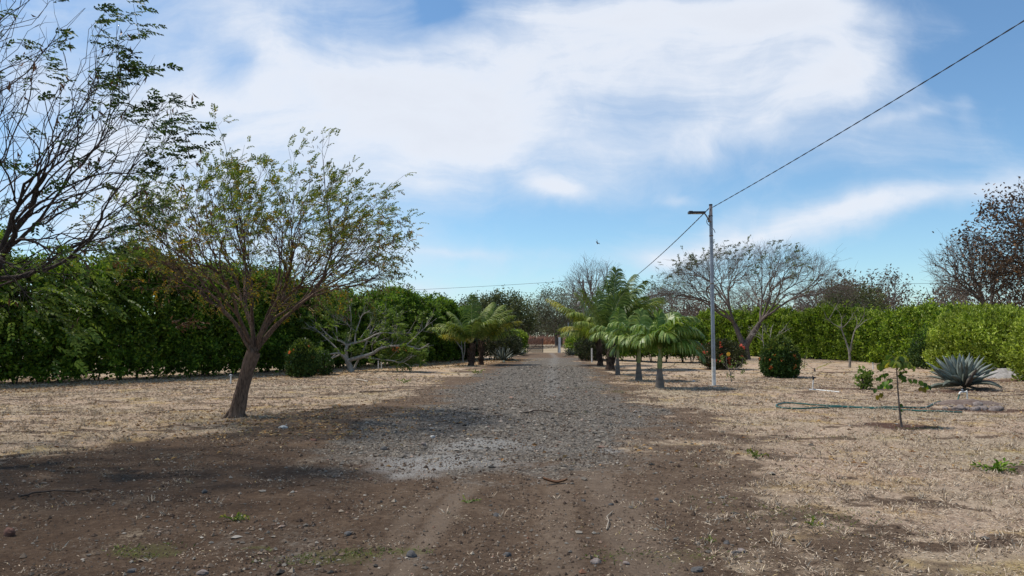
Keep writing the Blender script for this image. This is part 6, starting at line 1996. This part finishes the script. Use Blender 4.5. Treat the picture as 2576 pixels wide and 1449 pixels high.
def stones():
    k = F_PX / EYE
    stone(712, 1079, .10, 'flattish white stone on dark ground right of the leaning tree trunk', M_rock_white, 1, flat=.4)
    stone(965, 1132, .06, 'dark angular stone at the left edge of the chalky patch', M_rock_dark, 2, flat=.8)
    stone(1088, 1096, .055, 'pale stone lying on the gravel above the chalky patch', M_rock_white, 3, flat=.7)
    stone(1066, 1117, .055, 'grey lump of stone on the upper edge of the chalky patch', M_rock_pale, 4, flat=.9)
    stone(790, 1107, .06, 'reddish brown stone on the gravel left of the chalky patch', M_rock_red, 5, flat=.5)
    stone(720, 1070, .022, 'tiny pale chip beside the flattish white stone', M_rock_white, 6)
    stone(24, 1341, .055, 'round dark red brown ball of earth at the left edge of the soil', M_rock_red, 7, flat=1.0, sink=.1)
    stone(1500, 1420, .045, 'rounded grey stone in the mossy patch at the bottom edge', M_rock_pale, 8, flat=.7)
    stone(1575, 1421, .028, 'small flat grey stone right of the rounded one in the mossy patch', M_rock_pale, 9)
    stone(1752, 1439, .045, 'smooth grey stone half sunk at the bottom edge of the frame', M_rock_dark, 10)
    stone(1866, 1386, .045, 'largest of the little heap of grey stones near the bottom right', M_rock_pale, 11)
    stone(1853, 1389, .028, 'darker small stone leaning on the heap of grey stones near the bottom right', M_rock_dark, 12)
    stone(1842, 1392, .022, 'smallest stone at the left of the heap near the bottom right', M_rock_dark, 13)
    stone(1828, 1366, .03, 'black stone just above the little heap of grey stones', M_rock_dark, 14, flat=.7)
    stone(1652, 1259, .028, 'black pointed stone in the middle of the bare soil right of the drive', M_rock_dark, 15, flat=.9)
    stone(1468, 1265, .03, 'dark stone on the bare soil left of the black pointed stone', M_rock_dark, 16)
    stone(1537, 1276, .028, 'dark stone directly below the black pointed stone', M_rock_dark, 17)
    stone(515, 1241, .04, 'dark stone on the shaded soil beneath the leaning tree', M_rock_dark, 18, flat=.8)
    stone(510, 1436, .045, 'blue grey stone at the bottom edge left of the mossy grass', M_rock_pale, 19)
    stone(330, 1432, .035, 'black stone at the bottom edge in the left corner', M_rock_dark, 20)
    stone(1035, 1400, .05, 'dark cracked stone right of the mossy grass at the bottom', M_rock_dark, 21, flat=.8)
    stone(1275, 1387, .035, 'dark stone on the soil between the two mossy patches', M_rock_dark, 22)
    stone(875, 1347, .04, 'dark stone on the brown soil above the mossy grass', M_rock_dark, 23)
    stone(1250, 1297, .035, 'dark stone at the lower end of the gravel by the wheel track', M_rock_dark, 24, flat=.7)
    stone(1745, 961, .09, 'pale stone on the shaded grass left of the pole foot', M_rock_white, 25)
    # low heap round the standpipe
    cm = cropmap(3300, 1350, .28416)
    heap = [(1480, 890, .11), (1640, 905, .14), (1720, 905, .16), (1690, 870, .10), (1900, 915, .16), (1990, 900, .18), (1940, 860, .17), (1790, 900, .12), (2190, 920, .18), (2230, 895, .15), (2150, 905, .13),
            (1320, 845, .10), (1440, 830, .10), (1480, 815, .10), (1530, 808, .11), (1380, 850, .08), (1560, 870, .07), (2060, 890, .10)]
    for i, (x, y, s) in enumerate(heap):
        stone(*cm(x, y + 14), s * .85, 'rough pale stone lying in the low heap of earth and stones around the standpipe', M_rock_pale, 30 + i, 'stones heaped round the standpipe', .3, .62)
    # soil mounds
    for nm, lab, (px, py), (a, b_, h), m in (('soil_mound', 'low mound of earth and rubble under the standpipe', cm(1800, 850), (1.0, .45, .11), 'mound_soil'),
                                             ('soil_mound', 'grey rubble mound behind the big agave at the right edge', (2528, 951), (1.15, .7, .32), 'mound_rubble')):
        g = G(px, py); mb = MB()
        n, mm = 14, 40
        V = [(0, 0, h)]
        for i in range(1, n + 1):
            for j in range(mm):
                r = i / n; t = 2 * pi * j / mm
                x, y = r * a * cos(t), r * b_ * sin(t)
                z = h * (1 - r * r) ** 1.3 * (.75 + .6 * float(vn(x * 4 + g.x, y * 4 + g.y, 0, 90))) + .05 * (float(vn(x * 12 + 3, y * 12 + 3, 0, 91)) - .5) * (1 - r) - .02 * (r > .97) - .004
                V.append((x, y, z))
        F4 = [(1 + (i - 1) * mm + j, 1 + i * mm + j, 1 + i * mm + (j + 1) % mm, 1 + (i - 1) * mm + (j + 1) % mm) for i in range(1, n) for j in range(mm)]
        mb.add(V, F4)
        mb.add(V[:1 + mm], [(0, 1 + j, 1 + (j + 1) % mm) for j in range(mm)])
        mt = plain_mat(m, (0.10, 0.065, 0.05), (0.20, 0.15, 0.12), 14, .95, bump=.8) if m == 'mound_soil' else plain_mat(m, (0.22, 0.20, 0.185), (0.40, 0.37, 0.34), 12, .95, bump=.8)
        tag(mb.build(nm, mt, None, False, g), lab, 'mound')


def stick(name, label, pts, r0, r1, m, seed, twigs=2, lift=.01, cat='stick', ln=.25):
    rng = np.random.RandomState(seed)
    W = []
    for px, py in pts:
        g = G(px, py); W.append([g.x, g.y, float(ground_z(g.x, g.y)) + lift + r0])
    W = np.array(W); b = W[0].copy()
    P = W - b
    P = np.concatenate([P[i] + (P[i + 1] - P[i]) * t + rng.normal(0, .012, 3) * [1, 1, .5] for i in range(len(P) - 1) for t in ([0], [.5])] + [P[-1]]).reshape(-1, 3)
    mb = MB(); tube(mb, P, np.linspace(r0, r1, len(P)), 6)
    for _ in range(twigs):
        i = rng.randint(1, len(P) - 1); e = P[i] + unit(P[-1] - P[0]) * ln * .7 + rng.normal(0, ln * .35, 3) * [1, 1, .25]
        tube(mb, [P[i], (P[i] + e) / 2, e], [r1, r1 * .8, r1 * .4], 4)
    tag(mb.build(name, m, None, True, Vector(b)), label, cat)


def sticks():
    stick('fallen_branch', 'long thin dark branch lying across the gravel drive', [(1318, 1041), (1340, 1036), (1375, 1037), (1420, 1044), (1458, 1047)], .016, .007, M_stick, 501, 2)
    stick('fallen_branch', 'dark forked stick on the shaded soil at the far left', [(50, 1257), (85, 1246), (140, 1240), (200, 1237), (243, 1229)], .012, .005, M_stick, 502, 3)
    stick('fallen_branch', 'thin stick on the grass right of the leaning tree foot', [(728, 1033), (760, 1030), (800, 1033), (888, 1027)], .010, .005, M_stick, 503, 2)
    stick('fallen_branch', 'pale flat piece of wood on the grass before the sprawling tree', [(898, 958), (925, 964)], .035, .03, M_stick_pale, 504, 0)
    stick('fallen_branch', 'long dark stick lying flat on the left lawn near the drive', [(905, 990), (950, 988), (1000, 985)], .02, .01, M_stick, 505, 1)
    stick('fallen_twig', 'bent whitish twig on the bare soil at bottom centre', [(1528, 1335), (1533, 1318), (1542, 1295)], .006, .003, M_stick_pale, 506, 1, ln=.1)
    stick('fallen_twig', 'tiny dark twig on the shaded soil below the leaning tree', [(560, 1125), (590, 1128), (622, 1121)], .008, .004, M_stick, 507, 2, ln=.1)
    stick('fallen_twig', 'pale twig lying in the dry grass at the far left', [(60, 1117), (110, 1119), (160, 1119)], .008, .003, M_stick_pale, 508, 2, ln=.15)
    stick('fallen_twig', 'forked pale twig on the soil near the dry grass edge', [(1795, 1314), (1830, 1312), (1852, 1296)], .005, .003, M_stick_pale, 509, 2, ln=.08)
    stick('dead_branch', 'broken pale branch lying on the rubble mound behind the big agave', [(2485, 940), (2500, 944), (2522, 950)], .045, .03, M_stick_pale, 510, 0, .25)
    # curled strip of bark
    g = G(1397, 1222); mb = MB()
    n = 9
    V = []
    for i in range(n):
        t = i / (n - 1); w = .028 * sin(pi * (.12 + .8 * t))
        x = -.13 + .26 * t; z = .012 + .05 * abs(t - .55) ** 1.5 * 2
        V += [(x, -w, z + .018), (x, 0, z), (x, w, z + .022)]
    mb.add(V, [(3 * i + c, 3 * i + 3 + c, 3 * i + 4 + c, 3 * i + 1 + c) for i in range(n - 1) for c in (0, 1)])
    o = mb.build('dry_leaf', M_dry_pod, None, True, Vector((g.x, g.y, float(ground_z(g.x, g.y)))))
    o.modifiers.new('thickness', 'SOLIDIFY').thickness = .004
    tag(o, 'large curled dark dry leaf on the soil below the gravel', 'leaf')


def weeds():
    for i, (px, py, s, n, lab) in enumerate([(588, 1308, .13, 26, 'little green weed on the shaded brown soil left of centre'), (2508, 1188, .22, 60, 'low dark green weed clump in the dry grass near the right edge'),
                                         (1020, 965, .28, 26, 'small green tuft at the left margin of the drive'), (1206, 941, .35, 24, 'small green tuft left of the drive below the two coconut palms'), (1905, 1155, .18, 26, 'flat green weed in the dry grass below the hose'),
                                         (1178, 1268, .10, 22, 'tiny green sprout on the stony soil under the gravel'), (1790, 1363, .07, 14, 'tiny bright green sprout on the soil near the bottom right'), (2045, 1330, .12, 16, 'olive green sprout in the straw near the lower right')]):
        rng = np.random.RandomState(600 + i)
        g = G(px, py)
        root = thing('weed', lab, 'weed', Vector((g.x, g.y, float(ground_z(g.x, g.y)))))
        st, lf = MB(), MB()
        for k in range(max(4, n // 5)):
            a = rng.rand() * 2 * pi; e = np.array([cos(a) * s * rng.uniform(.4, 1.2), sin(a) * s * rng.uniform(.4, 1.0), s * rng.uniform(.12, .5)])
            P = bez([0, 0, -.01], e, [0, 0, .8], .4, 5); tube(st, P, np.linspace(.004, .002, 5) * (1 + s), 4)
            q = np.repeat(P[1:], 2, 0)
            leaves(lf, q, rng.normal(0, .6, q.shape) + unit(e) + [0, 0, .1], rng.normal(0, .3, q.shape) + [0, 0, 1], s * .34, s * .15)
        st.build('stems', M_shaft, root, True); lf.build('leaves', M_main_leaf if i not in (1,) else M_hedge_l, root)


def bird():
    Y = 55.0
    q = AT(1502, 611, Y)
    pts = [[0, -.18, .0], [0, -.09, .02], [0, 0, .015], [0, .13, -.01], [0, .24, -.02]]
    mb = MB(); tube(mb, pts, [.015, .045, .055, .03, .012], 8)
    for s in (-1, 1):
        V = [(s * .03, -.07, .02), (s * .03, .06, .02), (s * .16, -.05, .13), (s * .17, .05, .12), (s * .30, .03, .10), (s * .27, .09, .09)]
        th = [(x, y, z - .008) for x, y, z in V]
        mb.add(V + th, [(0, 1, 3, 2), (2, 3, 5, 4), (6, 8, 9, 7), (8, 10, 11, 9), (0, 2, 8, 6), (2, 4, 10, 8), (1, 7, 9, 3), (3, 9, 11, 5), (4, 5, 11, 10)])
    o = mb.build('bird', M_bird, None, True, q)
    o.rotation_euler = (.9, .6, .8)
    tag(o, 'tiny dark bird flying in the blue sky left of the lamp pole', 'bird')


stones(); sticks(); weeds(); bird()
